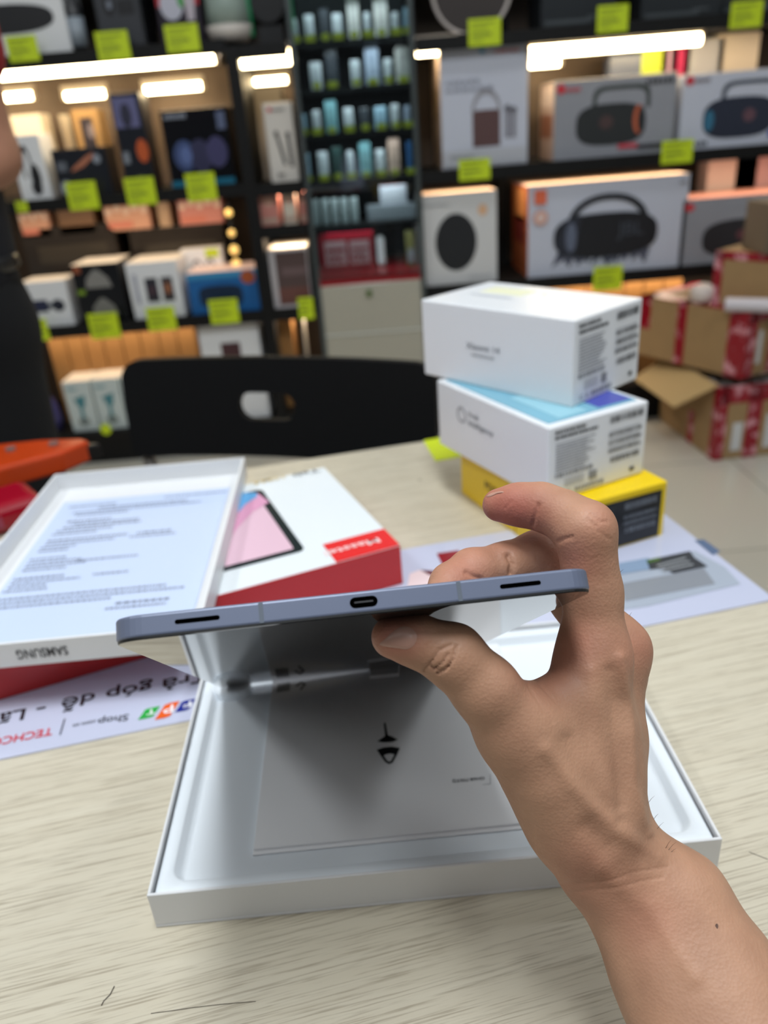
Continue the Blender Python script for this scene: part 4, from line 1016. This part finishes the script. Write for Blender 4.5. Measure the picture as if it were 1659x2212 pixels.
m.add([bpx(x, y) for x, y in ((815, 1602), (826, 1594), (836, 1588), (846, 1591), (860, 1598), (848, 1603), (828, 1604))], [(6, 5, 4, 3, 2, 1, 0)], blk)
# ring: triangular cut-out with a white window
A = [(814, 1620), (828, 1615), (846, 1613), (864, 1616), (857, 1632), (848, 1648), (840, 1651), (832, 1646), (822, 1632)]
Bq = [(829, 1632), (835, 1629.5), (843, 1628), (852, 1630), (849, 1636), (845, 1643.5), (841, 1646), (836, 1643), (832, 1637)]
vs = [bpx(*p) for p in A + Bq]; n = 9
m.add(vs, [(i, (i + 1) % n, n + (i + 1) % n, n + i)[::-1] for i in range(n)], blk)
m.build('pin_cutout', bk)
m = MB()
for i in range(9):
    for j in range(9):
        if random.random() < .5:
            u0, v0 = 948 + i * 2.7, 1679 + j * 2.3
            q = [bpx(u0, v0), bpx(u0 + 2.7, v0 - .2), bpx(u0 + 2.7, v0 + 2.1), bpx(u0, v0 + 2.3)]
d0 = bpx(1046, 1678); d1 = bpx(978, 1685)
dv = Vector((d1[0] - d0[0], d1[1] - d0[1], 0)); w_ = dv.length; dv.normalize()
letter(m, 'GH68-70632J', d0, dv, (-dv.y, dv.x, 0), w_, .0022, cm((80, 82, 88)))
m.build('lettering', bk)
m = MB()
q = [bpx(1059, 1672), bpx(1060, 1694), bpx(1042, 1696), bpx(1042, 1695), bpx(1058.6, 1693), bpx(1058, 1672)]
m.add(q, [tuple(range(6))], cm((150, 152, 158)))
q = [bpx(600, 1478), bpx(628, 1474), bpx(627, 1492), bpx(598, 1496)]
for i in range(7):
    f0, f1 = i / 7, i / 7 + .09
    a_ = [tuple(np.array(q[0]) * (1 - f) + np.array(q[1]) * f) for f in (f0, f1)]; b_ = [tuple(np.array(q[3]) * (1 - f) + np.array(q[2]) * f) for f in (f0, f1)]
    m.add([a_[0], a_[1], b_[1], b_[0]], [(3, 2, 1, 0)], cm((70, 70, 72)))
q = [bpx(638, 1482), bpx(650, 1473), bpx(662, 1478), bpx(650, 1492), bpx(648, 1488), bpx(656, 1480), bpx(650, 1477), bpx(642, 1484)]
m.add(q, [tuple(range(8))[::-1]], cm((90, 90, 92)))
m.build('printed_symbols', bk)
q0 = bpx(798, 1450); q1 = bpx(860, 1442)
m = MB(); m.box(q0[0], q1[0], q1[1] - .009, q1[1] - .001, .0022, .0042, PAPER); m.build('pull_tab', bk, bevel=.0006)

# ================================================================== orange and red things at the left of the desk
om = mat('orange_vinyl', (186, 60, 12), .35, var=.2, vscale=20); rm = mat('crimson_gloss', (150, 8, 34), .22)
P = at_z(20, 1040, TZ)
t = empty('utility_knife', (P[0] + .03, P[1] + .03, TZ), math.radians(8), 'orange plastic tool with grey rivets and a dark tip behind the white lid', 'tool')
m = MB(); m.prism([(-.16, -.075), (-.03, -.060), (.035, -.03), (.062, .0), (.05, .014), (0, .028), (-.16, .04)], .004, .030, om); m.build('handle', t, bevel=.004)
m = MB(); m.prism([(.052, -.006), (.074, .0), (.068, .006), (.05, .013)], .006, .024, DARK); m.build('tip', t, bevel=.002)
for x in (-.03, .02):
    m = MB(); m.tube([(x, 0, .0295), (x, 0, .033)], .006, mat('grey_rivet', (120, 104, 100), .3), 14); m.build('rivet', t)
P = at_z(-10, 1150, TZ)
t = empty('crimson_pouch', (P[0] + .012, P[1] + .012, TZ), math.radians(38), 'glossy crimson pouch at the left edge beside the white lid', 'pouch')
m = MB(); m.box(-.10, .035, -.02, .045, 0, .032, rm); m.build('pouch_body', t, bevel=.012, seg=4)
m = MB(); m.box(-.05, -.01, -.0208, -.0202, .010, .022, cm((150, 60, 84))); m.build('label_band', t)

# ================================================================== implicit surfaces for bodies
class Field:
    def __init__(s, lo, hi, h):
        s.lo = np.array(lo, float); s.h = h
        s.n = np.ceil((np.array(hi, float) - s.lo) / h).astype(int) + 1
        s.v = np.full(s.n, 0.05, np.float32)
    def copy(s):
        q = Field.__new__(Field); q.lo, q.h, q.n, q.v = s.lo, s.h, s.n, s.v.copy(); return q
    def block(s, mn, mx):
        a = np.clip(np.floor((mn - s.lo) / s.h).astype(int), 0, s.n - 1); b = np.clip(np.ceil((mx - s.lo) / s.h).astype(int) + 1, 1, s.n)
        if np.any(b <= a): return None
        sl = tuple(slice(a[i], b[i]) for i in range(3))
        ax = [(s.lo[i] + s.h * np.arange(a[i], b[i])).astype(np.float32) for i in range(3)]
        return sl, ax
    def cone(s, A, B, ra, rb, k=.004, margin=.02, flat=None):
        A = np.asarray(A, float); B = np.asarray(B, float); r = max(ra, rb) + margin
        bl = s.block(np.minimum(A, B) - r, np.maximum(A, B) + r)
        if bl is None: return
        sl, (X, Y, Z) = bl
        X = X[:, None, None]; Y = Y[None, :, None]; Z = Z[None, None, :]
        d = B - A; L = max(float(d @ d), 1e-12)
        t = np.clip(((X - A[0]) * d[0] + (Y - A[1]) * d[1] + (Z - A[2]) * d[2]) / L, 0, 1)
        q = np.sqrt((X - A[0] - t * d[0]) ** 2 + (Y - A[1] - t * d[1]) ** 2 + (Z - A[2] - t * d[2]) ** 2) - (ra + (rb - ra) * t)
        s.smin(sl, q.astype(np.float32), k)
    def smin(s, sl, q, k):
        a = s.v[sl]
        h = np.maximum(k - np.abs(a - q), 0) / k
        s.v[sl] = np.minimum(a, q) - h * h * k * .25
    def chain(s, pts, k=.004):
        for (A, ra), (B, rb) in zip(pts, pts[1:]): s.cone(A, B, ra, rb, k)
    def merge_min(s, o): s.v = np.minimum(s.v, o.v)
    def mesh(s, smooth=2):
        v = s.v; ins = v < 0
        c = np.zeros(np.array(v.shape) - 1, np.int8)
        for i in (0, 1):
            for j in (0, 1):
                for k in (0, 1):
                    c += ins[i:ins.shape[0] - 1 + i, j:ins.shape[1] - 1 + j, k:ins.shape[2] - 1 + k]
        act = np.argwhere((c > 0) & (c < 8)); idx = np.full(c.shape, -1, np.int32); idx[tuple(act.T)] = np.arange(len(act))
        cor = np.array([(i, j, k) for i in (0, 1) for j in (0, 1) for k in (0, 1)])
        val = np.stack([v[tuple((act + o).T)] for o in cor], 1)
        acc = np.zeros((len(act), 3)); cnt = np.zeros(len(act))
        for a in range(8):
            for b in range(a + 1, 8):
                if np.abs(cor[a] - cor[b]).sum() != 1: continue
                m = (val[:, a] < 0) != (val[:, b] < 0)
                t = val[m, a] / (val[m, a] - val[m, b])
                acc[m] += cor[a] + (cor[b] - cor[a]) * t[:, None]; cnt[m] += 1
        P = s.lo + s.h * (act + acc / cnt[:, None])
        Q = []
        for ax in range(3):
            o = [0, 0, 0]; o[ax] = 1
            A = ins[tuple(slice(0, ins.shape[i] - o[i]) for i in range(3))]; B = ins[tuple(slice(o[i], None) for i in range(3))]
            e = np.argwhere(A != B); u, w = (ax + 1) % 3, (ax + 2) % 3
            e = e[(e[:, u] > 0) & (e[:, w] > 0) & (e[:, u] < ins.shape[u] - 1) & (e[:, w] < ins.shape[w] - 1)]
            fl = A[tuple(e.T)]
            def cell(du, dw):
                q = e.copy(); q[:, u] += du; q[:, w] += dw; return idx[tuple(q.T)]
            f = np.stack([cell(-1, -1), cell(0, -1), cell(0, 0), cell(-1, 0)], 1)
            f[~fl] = f[~fl][:, ::-1]; Q.append(f)
        Q = np.concatenate(Q); Q = Q[(Q >= 0).all(1)]
        for _ in range(smooth):
            S = np.zeros_like(P); n = np.zeros(len(P))
            for a, b in ((0, 1), (1, 2), (2, 3), (3, 0)):
                for p, q in ((a, b), (b, a)):
                    for d_ in range(3): S[:, d_] += np.bincount(Q[:, p], P[Q[:, q], d_], len(P))
                    n += np.bincount(Q[:, p], minlength=len(P))
            P = P * .5 + .5 * S / np.maximum(n, 1)[:, None]
        return P, Q
def normals(P, Q):
    fn = np.cross(P[Q[:, 2]] - P[Q[:, 0]], P[Q[:, 3]] - P[Q[:, 1]]); N = np.zeros_like(P)
    for k in range(4):
        for d_ in range(3): N[:, d_] += np.bincount(Q[:, k], fn[:, d_], len(P))
    return N / np.maximum(np.linalg.norm(N, axis=1), 1e-12)[:, None]
def field_object(name, P, Q, m, origin, parent=None, col=None):
    me = bpy.data.meshes.new(name)
    me.vertices.add(len(P)); me.vertices.foreach_set('co', (P - np.asarray(origin)).astype(np.float32).ravel())
    me.loops.add(Q.size); me.loops.foreach_set('vertex_index', Q.astype(np.int32).ravel())
    me.polygons.add(len(Q)); me.polygons.foreach_set('loop_start', np.arange(0, Q.size, 4, dtype=np.int32))
    me.polygons.foreach_set('use_smooth', np.ones(len(Q), bool))
    me.materials.append(m); me.update(calc_edges=True); me.validate()
    if col is not None:
        at = me.attributes.new('skin_tone', 'FLOAT', 'POINT'); at.data.foreach_set('value', col.astype(np.float32))
    o = bpy.data.objects.new(name, me); COL.objects.link(o)
    if parent is None: o.location = tuple(origin)
    else: o.parent = parent
    return o

def skin_mat(name, c0, c1, scale=1.0):
    m = bpy.data.materials.new(name); m.use_nodes = True
    nt = m.node_tree; b = nt.nodes['Principled BSDF']; L = nt.links.new
    tc = nt.nodes.new('ShaderNodeTexCoord')
    at = nt.nodes.new('ShaderNodeAttribute'); at.attribute_name = 'skin_tone'
    mx = nt.nodes.new('ShaderNodeMix'); mx.data_type = 'RGBA'; mx.inputs[6].default_value = lin(c0); mx.inputs[7].default_value = lin(c1)
    L(at.outputs['Fac'], mx.inputs[0])
    n = nt.nodes.new('ShaderNodeTexNoise'); n.inputs['Scale'].default_value = 55 * scale; n.inputs['Detail'].default_value = 5
    L(tc.outputs['Object'], n.inputs['Vector'])
    r = nt.nodes.new('ShaderNodeValToRGB'); r.color_ramp.elements[0].position = .3; r.color_ramp.elements[1].position = .7
    r.color_ramp.elements[0].color = (.84, .78, .76, 1); r.color_ramp.elements[1].color = (1.06, 1.02, 1.0, 1)
    L(n.outputs[0], r.inputs[0])
    mu = nt.nodes.new('ShaderNodeMix'); mu.data_type = 'RGBA'; mu.blend_type = 'MULTIPLY'; mu.inputs[0].default_value = 1
    L(mx.outputs[2], mu.inputs[6]); L(r.outputs[0], mu.inputs[7]); L(mu.outputs[2], b.inputs['Base Color'])
    b.inputs['Roughness'].default_value = .52; b.inputs['Specular IOR Level'].default_value = .4
    b.inputs['Subsurface Weight'].default_value = .10; b.inputs['Subsurface Radius'].default_value = (.006, .0025, .0015); b.inputs['Subsurface Scale'].default_value = 1
    v = nt.nodes.new('ShaderNodeTexVoronoi'); v.inputs['Scale'].default_value = 900 * scale; L(tc.outputs['Object'], v.inputs['Vector'])
    n2 = nt.nodes.new('ShaderNodeTexNoise'); n2.inputs['Scale'].default_value = 420 * scale; n2.inputs['Detail'].default_value = 3; L(tc.outputs['Object'], n2.inputs['Vector'])
    ad = nt.nodes.new('ShaderNodeMath'); ad.operation = 'ADD'; L(v.outputs['Distance'], ad.inputs[0]); L(n2.outputs[0], ad.inputs[1])
    bp = nt.nodes.new('ShaderNodeBump'); bp.inputs['Strength'].default_value = .32; bp.inputs['Distance'].default_value = .0003
    L(ad.outputs[0], bp.inputs['Height']); L(bp.outputs[0], b.inputs['Normal'])
    return m

# ================================================================== held tablet
nl = CAM + np.array([-.085, .192, -.131]); nr = CAM + np.array([.067, .209, -.137]); fl_ = CAM + np.array([-.095, .407, -.319]) * 1.013
U = (nr - nl); TWD = np.linalg.norm(U); U /= TWD
V = fl_ - nl; V -= U * (V @ U); TLN = np.linalg.norm(V); V /= TLN
V = V - U * 0.03; V -= U * (V @ U); V /= np.linalg.norm(V)
NN = np.cross(U, V)
O = (nl + nr) / 2
mw = Matrix(((U[0], V[0], NN[0], O[0]), (U[1], V[1], NN[1], O[1]), (U[2], V[2], NN[2], O[2]), (0, 0, 0, 1)))
TLEN = TLN * .995; HW = TWD / 2; TH = .0076
tab = empty('tablet', None, mw=mw, label='slim blue-grey tablet held edge-on by the hand, dark glass screen facing down', cat='tablet')
alu = mat('blue_grey_aluminium', (106, 114, 136), .40, metal=.2)
body = rrect(-HW, HW, 0, TLEN, .0095, 9)
m = MB(); m.prism(body, 0.0006, TH, alu); m.build('housing', tab, bevel=.0009, seg=3, smooth=False)
scr = bpy.data.materials.new('dark_screen_glass'); scr.use_nodes = True
b = scr.node_tree.nodes['Principled BSDF']; b.inputs['Base Color'].default_value = (.006, .007, .008, 1); b.inputs['Roughness'].default_value = .015; b.inputs['IOR'].default_value = 1.62
m = MB(); m.prism(rrect(-HW + .0006, HW - .0006, .0006, TLEN - .0006, .0090, 9), -.0001, .0007, scr); m.build('screen', tab)
m = MB(); m.prism(rrect(-HW + .0003, HW - .0003, .0003, TLEN - .0003, .0093, 9), .0002, .0009, DARK); m.build('gasket', tab)
blackhole = mat('port_black', (2, 2, 2), .9, spec=0.0)
def stadium(cx, w, z0, z1, y, name, mm, depth=.0012):
    m = MB(); r = (z1 - z0) / 2; zc = (z0 + z1) / 2; pts = []
    for i in range(9): a = math.radians(-90 + 22.5 * i); pts.append((cx + w / 2 - r + r * math.cos(a), zc + r * math.sin(a)))
    for i in range(9): a = math.radians(90 + 22.5 * i); pts.append((cx - w / 2 + r + r * math.cos(a), zc + r * math.sin(a)))
    n = len(pts); m.add([(p[0], y, p[1]) for p in pts] + [(p[0], y + depth, p[1]) for p in pts], [tuple(range(n)), tuple(range(n, 2 * n))[::-1]] + [(i, n + i, n + (i + 1) % n, (i + 1) % n) for i in range(n)], mm)
    return m.build(name, tab)
stadium(0.0006, .0088, .0023, .0057, -.0001, 'usb_port', blackhole)
o = stadium(0.0006, 0.0060, .0038, .0043, -.00018, 'port_tongue', mat('port_tongue_grey', (52, 52, 56), .4))
stadium(-.0505, .0135, .0034, .0048, -.0001, 'speaker_slot', blackhole)
stadium(.0512, .0135, .0034, .0048, -.0001, 'speaker_slot', blackhole)
for x in (-.0312, .0312):
    m = MB(); m.box(x - .0007, x + .0007, -.0001, .0006, .0009, TH - .0004, mat('antenna_band_grey', (92, 100, 112), .45)); m.build('antenna_band', tab)

# ================================================================== the hand and forearm holding it
def J(x, y, r, rad): return (at_r(x, y, r), rad)
CH = {
    'thumb': [J(848, 1376, .2615, .0072), J(900, 1384, .263, .0084), J(978, 1416, .266, .0104), J(1050, 1490, .272, .0112), J(1118, 1580, .284, .0135)],
    'index': [J(1282, 1420, .303, .0128), J(1280, 1280, .298, .0104), J(1264, 1146, .292, .0108), J(1215, 1112, .296, .0088), J(1168, 1094, .300, .0086), J(1120, 1090, .303, .0078), J(1078, 1091, .306, .0066)],
    'middle': [J(1330, 1405, .325, .0125), J(1250, 1300, .322, .0104), J(1165, 1203, .318, .0104), J(1090, 1222, .311, .0088), J(1020, 1236, .304, .0088), J(975, 1262, .297, .0078), J(955, 1285, .291, .0066)],
    'ring': [J(1326, 1450, .342, .0120), J(1285, 1350, .345, .0095), J(1235, 1285, .345, .0092), J(1195, 1265, .335, .0080), J(1190, 1280, .325, .0068)],
    'little': [J(1316, 1515, .356, .0110), J(1305, 1440, .360, .0085), J(1270, 1385, .362, .0082), J(1255, 1372, .350, .0072), J(1262, 1390, .342, .0062)],
}
PALM = [
    [J(1118, 1580, .284, .0135), J(1176, 1665, .294, .0136), J(1232, 1760, .308, .0155), J(1292, 1850, .322, .0165)],     # thumb metacarpal
    [J(1282, 1420, .303, .0128), J(1298, 1600, .312, .0125), J(1300, 1790, .325, .0140)],                                   # index metacarpal
    [J(1330, 1405, .325, .0125), J(1326, 1600, .327, .0102), J(1312, 1790, .333, .0118)],
    [J(1326, 1450, .342, .0120), J(1314, 1620, .340, .0106), J(1308, 1800, .340, .0115)],
    [J(1316, 1515, .356, .0110), J(1304, 1650, .350, .0106), J(1308, 1800, .345, .0112)],
    [J(1160, 1535, .290, .0098), J(1235, 1505, .298, .0110)],                                                               # web
    [J(1180, 1610, .298, .0135), J(1255, 1590, .306, .0130)],
    [J(1215, 1690, .304, .0155), J(1290, 1690, .314, .0150)],
    [J(1270, 1780, .316, .0165), J(1302, 1790, .326, .0140)],
    [J(1250, 1650, .328, .0150), J(1290, 1780, .332, .0150)],                                                               # palm mass behind
    [J(1328, 1885, .330, .0172), J(1462, 2115, .340, .0205), J(1580, 2380, .338, .0235)],                                   # radius side
    [J(1388, 1902, .334, .0164), J(1455, 1950, .337, .0172), J(1545, 2110, .341, .0205), J(1690, 2380, .340, .0235)],       # ulna side
    [J(1418, 1906, .336, .0115), J(1482, 1945, .338, .0125)],
]
allp = np.array([p for c in list(CH.values()) + PALM for p, r in c])
H = .00072
lo, hi = allp.min(0) - .032, allp.max(0) + .032
hi[2] = max(hi[2], lo[2] + .1)
palm = Field(lo, hi, H)
for c in PALM: palm.chain(c, .010)
tot = palm.copy()
for nme, c in CH.items():
    f = palm.copy(); f.v[:] = .05
    f.chain(c, .004)
    h = np.maximum(.007 - np.abs(palm.v - f.v), 0) / .007
    tot.v = np.minimum(tot.v, np.minimum(palm.v, f.v) - h * h * .007 * .25)
P, Q = tot.mesh(5)
N = normals(P, Q)
pix = project(P); view = CAM - P; view /= np.linalg.norm(view, axis=1)[:, None]
front = (N * view).sum(1) > .05
def crease(pts, w, depth):
    pts = np.array(pts, float); d = np.full(len(P), 1e9)
    for a, b in zip(pts, pts[1:]):
        e_ = b - a; t_ = np.clip(((pix - a) @ e_) / (e_ @ e_), 0, 1); d = np.minimum(d, np.linalg.norm(pix - a - t_[:, None] * e_, axis=1))
    g = np.exp(-(d / w) ** 2) * front
    return -depth * g
disp = np.zeros(len(P))
for pts, w, dp in [
    ([(915, 1450), (935, 1425), (948, 1405), (975, 1392)], 2.6, .0007), ([(935, 1447), (955, 1432), (968, 1412)], 2.4, .0008), ([(945, 1455), (965, 1446), (978, 1425), (985, 1395)], 2.6, .0010), ([(930, 1440), (950, 1448), (968, 1440)], 2.4, .0006),
    ([(1278, 1110), (1296, 1128), (1312, 1126)], 3.0, .0003), ([(1268, 1122), (1288, 1138)], 3, .0003), ([(1290, 1146), (1318, 1166)], 3, .00025), ([(1150, 1135), (1155, 1115), (1163, 1090)], 4, .0007), ([(1205, 1170), (1222, 1163), (1235, 1160)], 4, .0006),
    ([(1098, 1200), (1106, 1218), (1104, 1240)], 6, .0016), ([(1008, 1236), (1025, 1246), (1040, 1250)], 5, .0009),
    ([(1150, 1462), (1185, 1500), (1215, 1530)], 3, .0003), ([(1140, 1480), (1165, 1520), (1195, 1560)], 3, .00025),
    ([(1190, 1912), (1290, 1905), (1390, 1880), (1450, 1872)], 3.5, .0002), ([(1230, 1930), (1330, 1915), (1430, 1895)], 3.5, .00018),
    ([(1092, 1098), (1098, 1088), (1108, 1082)], 2.2, .0003),
]: disp += crease(pts, w, dp)
# tendon ridges and hollows on the back of the hand
for pts, w, dp in [([(1340, 1420), (1362, 1560), (1368, 1700), (1400, 1800)], 11, -.0010), ([(1275, 1450), (1290, 1600), (1330, 1760)], 16, -.0006), ([(1318, 1450), (1330, 1600), (1345, 1740)], 14, .0009),
                   ([(1180, 1620), (1240, 1700), (1330, 1790), (1420, 1850)], 18, -.0010), ([(1230, 1600), (1290, 1720), (1340, 1770)], 20, .0010), ([(1300, 1880), (1400, 1960), (1500, 2110)], 22, -.0007), ([(1270, 1790), (1310, 1830)], 26, .0012)]:
    disp += crease(pts, w, dp)
P = P + N * disp[:, None]
tone = np.zeros(len(P))
def spot(x, y, r, a): return a * np.exp(-(((pix - np.array([x, y])) ** 2).sum(1)) / r ** 2)
for q in [(1080, 1095, 70, .9), (1150, 1110, 60, .5), (850, 1370, 60, .8), (1240, 1210, 60, .55), (1180, 1440, 70, .4), (1300, 1120, 40, .3), (1250, 1380, 70, .4), (1000, 1240, 70, .5), (1250, 1900, 90, .3), (1390, 1400, 60, .35), (1400, 1990, 80, .25)]: tone += spot(*q)
dot = np.exp(-(((pix - np.array([1548, 2001])) / np.array([3.0, 7.0])) ** 2).sum(1)) * front
SK = skin_mat('tan_skin', (180, 140, 114), (182, 114, 98))
org = at_r(1360, 1880, .335)
hand = field_object('person', P, Q, SK, org, col=np.clip(tone, 0, 1))
tag(hand, 'bare right hand and forearm pinching the tablet between thumb and fingers', 'person')
from mathutils.bvhtree import BVHTree
bvh = BVHTree.FromPolygons([tuple(p) for p in P], [tuple(int(i) for i in q) for q in Q])
def on_skin(x, y, off):
    d = ray(x, y); h_, n_, i_, r_ = bvh.ray_cast(Vector(CAM), Vector(d))
    if h_ is None: return None
    return np.array(h_) + np.array(n_) * off
nailm = mat('nail_plate', (182, 140, 124), .34, coat=.1); nailw = mat('nail_free_edge', (222, 196, 172), .3)
def nail(poly, name, off=.00045):
    poly = np.array(poly, float); c = poly.mean(0); m = MB(); vs = []; fs = []; n = 40
    # smooth closed outline by Catmull-Rom sampling
    K = len(poly); out = []
    for i in range(n):
        s_ = i / n * K; a = int(s_); f = s_ - a
        p0, p1, p2, p3 = (poly[(a + q) % K] for q in (-1, 0, 1, 2))
        out.append(.5 * ((2 * p1) + (-p0 + p2) * f + (2 * p0 - 5 * p1 + 4 * p2 - p3) * f * f + (-p0 + 3 * p1 - 3 * p2 + p3) * f ** 3))
    R = 6; last = None
    for k in range(R + 1):
        for i in range(n):
            f = 1 - k / R * .999; q = c + (out[i] - c) * f
            w = on_skin(q[0], q[1], off * (1 - .8 * f ** 6))
            if w is None: w = last
            last = w; vs.append(tuple(w - org))
    for k in range(R):
        for i in range(n): fs.append((k * n + i, k * n + (i + 1) % n, (k + 1) * n + (i + 1) % n, (k + 1) * n + i))
    m.add(vs, fs, nailm); o = m.build(name, hand, smooth=True); return o
nail([(820, 1392), (833, 1379), (850, 1364), (868, 1354), (888, 1357), (900, 1372), (896, 1391), (880, 1402), (858, 1400), (836, 1397)], 'thumbnail')
nail([(1051, 1073), (1058, 1067), (1070, 1063), (1084, 1061), (1088, 1064), (1074, 1067), (1060, 1073)], 'fingernail', .0003)
# a small mole and a few fine hairs at the wrist
w = on_skin(1548, 2001, 0)
if w is not None:
    m = MB(); m.prism(ell(0, 0, .0005, .0009, 10), -.0003, .0002, cm((92, 64, 52))); o = m.build('mole', hand); o.location = tuple(w - org)
    nv = Vector(tuple((CAM - w) / np.linalg.norm(CAM - w))); o.rotation_mode = 'QUATERNION'; o.rotation_quaternion = nv.to_track_quat('Z', 'Y')
m = MB()
for (x, y, dx, dy) in [(1404, 1735, 14, -16), (1412, 1770, 10, -12), (1420, 1790, 14, -14), (1438, 1832, 12, -18), (1444, 1836, 18, -18), (1450, 1840, 12, -8), (1424, 1712, 9, -14), (1352, 1236, 7, -6), (1376, 1330, 5, -8)]:
    w = on_skin(x, y, 0)
    for s_ in range(6):
        if w is None: x -= 4; w = on_skin(x, y, 0)
    if w is None: continue
    r_ = np.linalg.norm(w - CAM)
    pts = [w - org, at_r(x + dx * .5, y + dy * .6, r_) - org, at_r(x + dx, y + dy, r_) - org]
    m.tube(pts, [.00007, .00006, .00002], cm((70, 52, 42)), 4)
tag(m.build('arm_hair', hand), kind='stuff')

# ================================================================== the person standing at the left
def standing_person():
    cx_, cy_ = -.724, 1.24
    lo, hi = (cx_ - .36, cy_ - .30, -.01), (cx_ + .34, cy_ + .26, 1.78)
    h = .008
    def pt(x, y, z): return np.array([cx_ + x, cy_ + y, z])
    sk = Field(lo, hi, h)
    # head, neck, arms
    sk.cone(pt(0, 0, 1.62), pt(0, -.01, 1.54), .085, .070, .03); sk.cone(pt(0, -.03, 1.53), pt(0, -.035, 1.505), .050, .035, .03)
    sk.cone(pt(0, 0, 1.52), pt(0, .01, 1.40), .052, .056, .03)
    sk.cone(pt(0, -.095, 1.585), pt(0, -.105, 1.555), .009, .014, .012)
    for s in (-1, 1):
        sk.cone(pt(s * .088, .005, 1.59), pt(s * .088, .008, 1.55), .012, .010, .008)
        ex, ez = (.190, 1.40)
        A, B = pt(s * ex, .01, ez), pt(s * .190, .02, 1.10)
        sk.cone(A, B, .050, .040, .02); W = pt(s * .13, -.16, 1.03)
        sk.cone(B, W, .040, .027, .02); Hn = pt(s * .09, -.22, 1.02); sk.cone(W, Hn, .027, .030, .02)
        for k in range(4):
            K = pt(s * (.065 - .004 * k), -.255, 1.045 - .018 * k); T = pt(s * (.035), -.262, 1.035 - .017 * k)
            sk.cone(Hn, K, .014, .010, .006); sk.cone(K, T, .0095, .008, .004)
        sk.cone(Hn, pt(s * .06, -.225, 1.065), .012, .010, .006)
    sk.cone(pt(0, 0, 1.36), pt(0, 0, 1.05), .07, .07, .03)
    for s in (-1, 1): sk.cone(pt(s * .09, 0, .90), pt(s * .10, .01, .10), .06, .035, .02)
    P, Q = sk.mesh(3)
    o = np.array([cx_, cy_, 0])
    root = field_object('person', P, Q, skin_mat('warm_skin', (178, 132, 108), (180, 118, 98), .3), o, col=np.zeros(len(P)))
    tag(root, 'person in dark navy clothes with red sleeves standing behind the desk', 'person')
    sh = Field(lo, hi, h)
    for s in (-1, 1):
        sh.cone(pt(s * .08, .0, 1.34), pt(s * .085, 0, 1.04), .115, .098, .05)
        sh.cone(pt(s * .06, 0, 1.40), pt(s * .17, .005, 1.385), .070, .062, .05)
    for s in (-1, 1): sh.cone(pt(s * .085, 0, 1.05), pt(s * .082, 0, .96), .102, .108, .04)
    P, Q = sh.mesh(3); field_object('shirt', P, Q, mat('navy_cloth', (9, 12, 22), .9, bump=.3, vscale=80), o, root)
    for s in (-1, 1):
        sv = Field(lo, hi, h); sv.cone(pt(s * .182, .01, 1.39), pt(s * .190, .018, 1.235), .066, .058, .03)
        P, Q = sv.mesh(3); field_object('sleeve', P, Q, mat('red_cloth', (150, 20, 34), .75), o, root)
    tr = Field(lo, hi, h)
    for s in (-1, 1):
        tr.cone(pt(s * .088, 0, .965), pt(s * .092, .01, .86), .094, .096, .04)
        tr.cone(pt(s * .092, .01, .86), pt(s * .100, .0, .50), .096, .070, .03); tr.cone(pt(s * .100, 0, .50), pt(s * .10, .01, .08), .070, .056, .02)
    P, Q = tr.mesh(3); field_object('trousers', P, Q, mat('black_trouser_cloth', (7, 8, 12), .95, bump=.3, vscale=60), o, root)
    for s in (-1, 1):
        f = Field((cx_ + s * .10 - .07, cy_ - .22, -.005), (cx_ + s * .10 + .07, cy_ + .12, .14), .006)
        f.cone(pt(s * .10, .03, .045), pt(s * .105, -.13, .036), .042, .032, .02)
        P, Q = f.mesh(2); P[:, 2] = np.maximum(P[:, 2], .001); field_object('shoe', P, Q, DARK, o, root)
    hr = Field(lo, hi, h); hr.cone(pt(0, .02, 1.645), pt(0, .035, 1.59), .088, .078, .03)
    P, Q = hr.mesh(2); field_object('hair', P, Q, mat('black_hair', (20, 17, 16), .5), o, root)
    m = MB(); m.tube([(.184 * math.cos(a), .100 * math.sin(a), .955) for a in [6.2832 * i / 32 for i in range(33)]], .014, mat('black_belt', (22, 22, 24), .35), 8, cap=False); m.build('belt', root, smooth=True)
    m = MB()
    for s in (-1, 1): m.tube([(s * .032, -.0805, 1.595), (s * .032, -.083, 1.595)], .009, cm((30, 22, 20)), 10)
    m.build('eyes', root)
    m = MB(); m.tube([(-.022, -.086, 1.525), (0, -.090, 1.522), (.022, -.086, 1.525)], .004, cm((150, 84, 76)), 8); m.build('mouth', root)
standing_person()
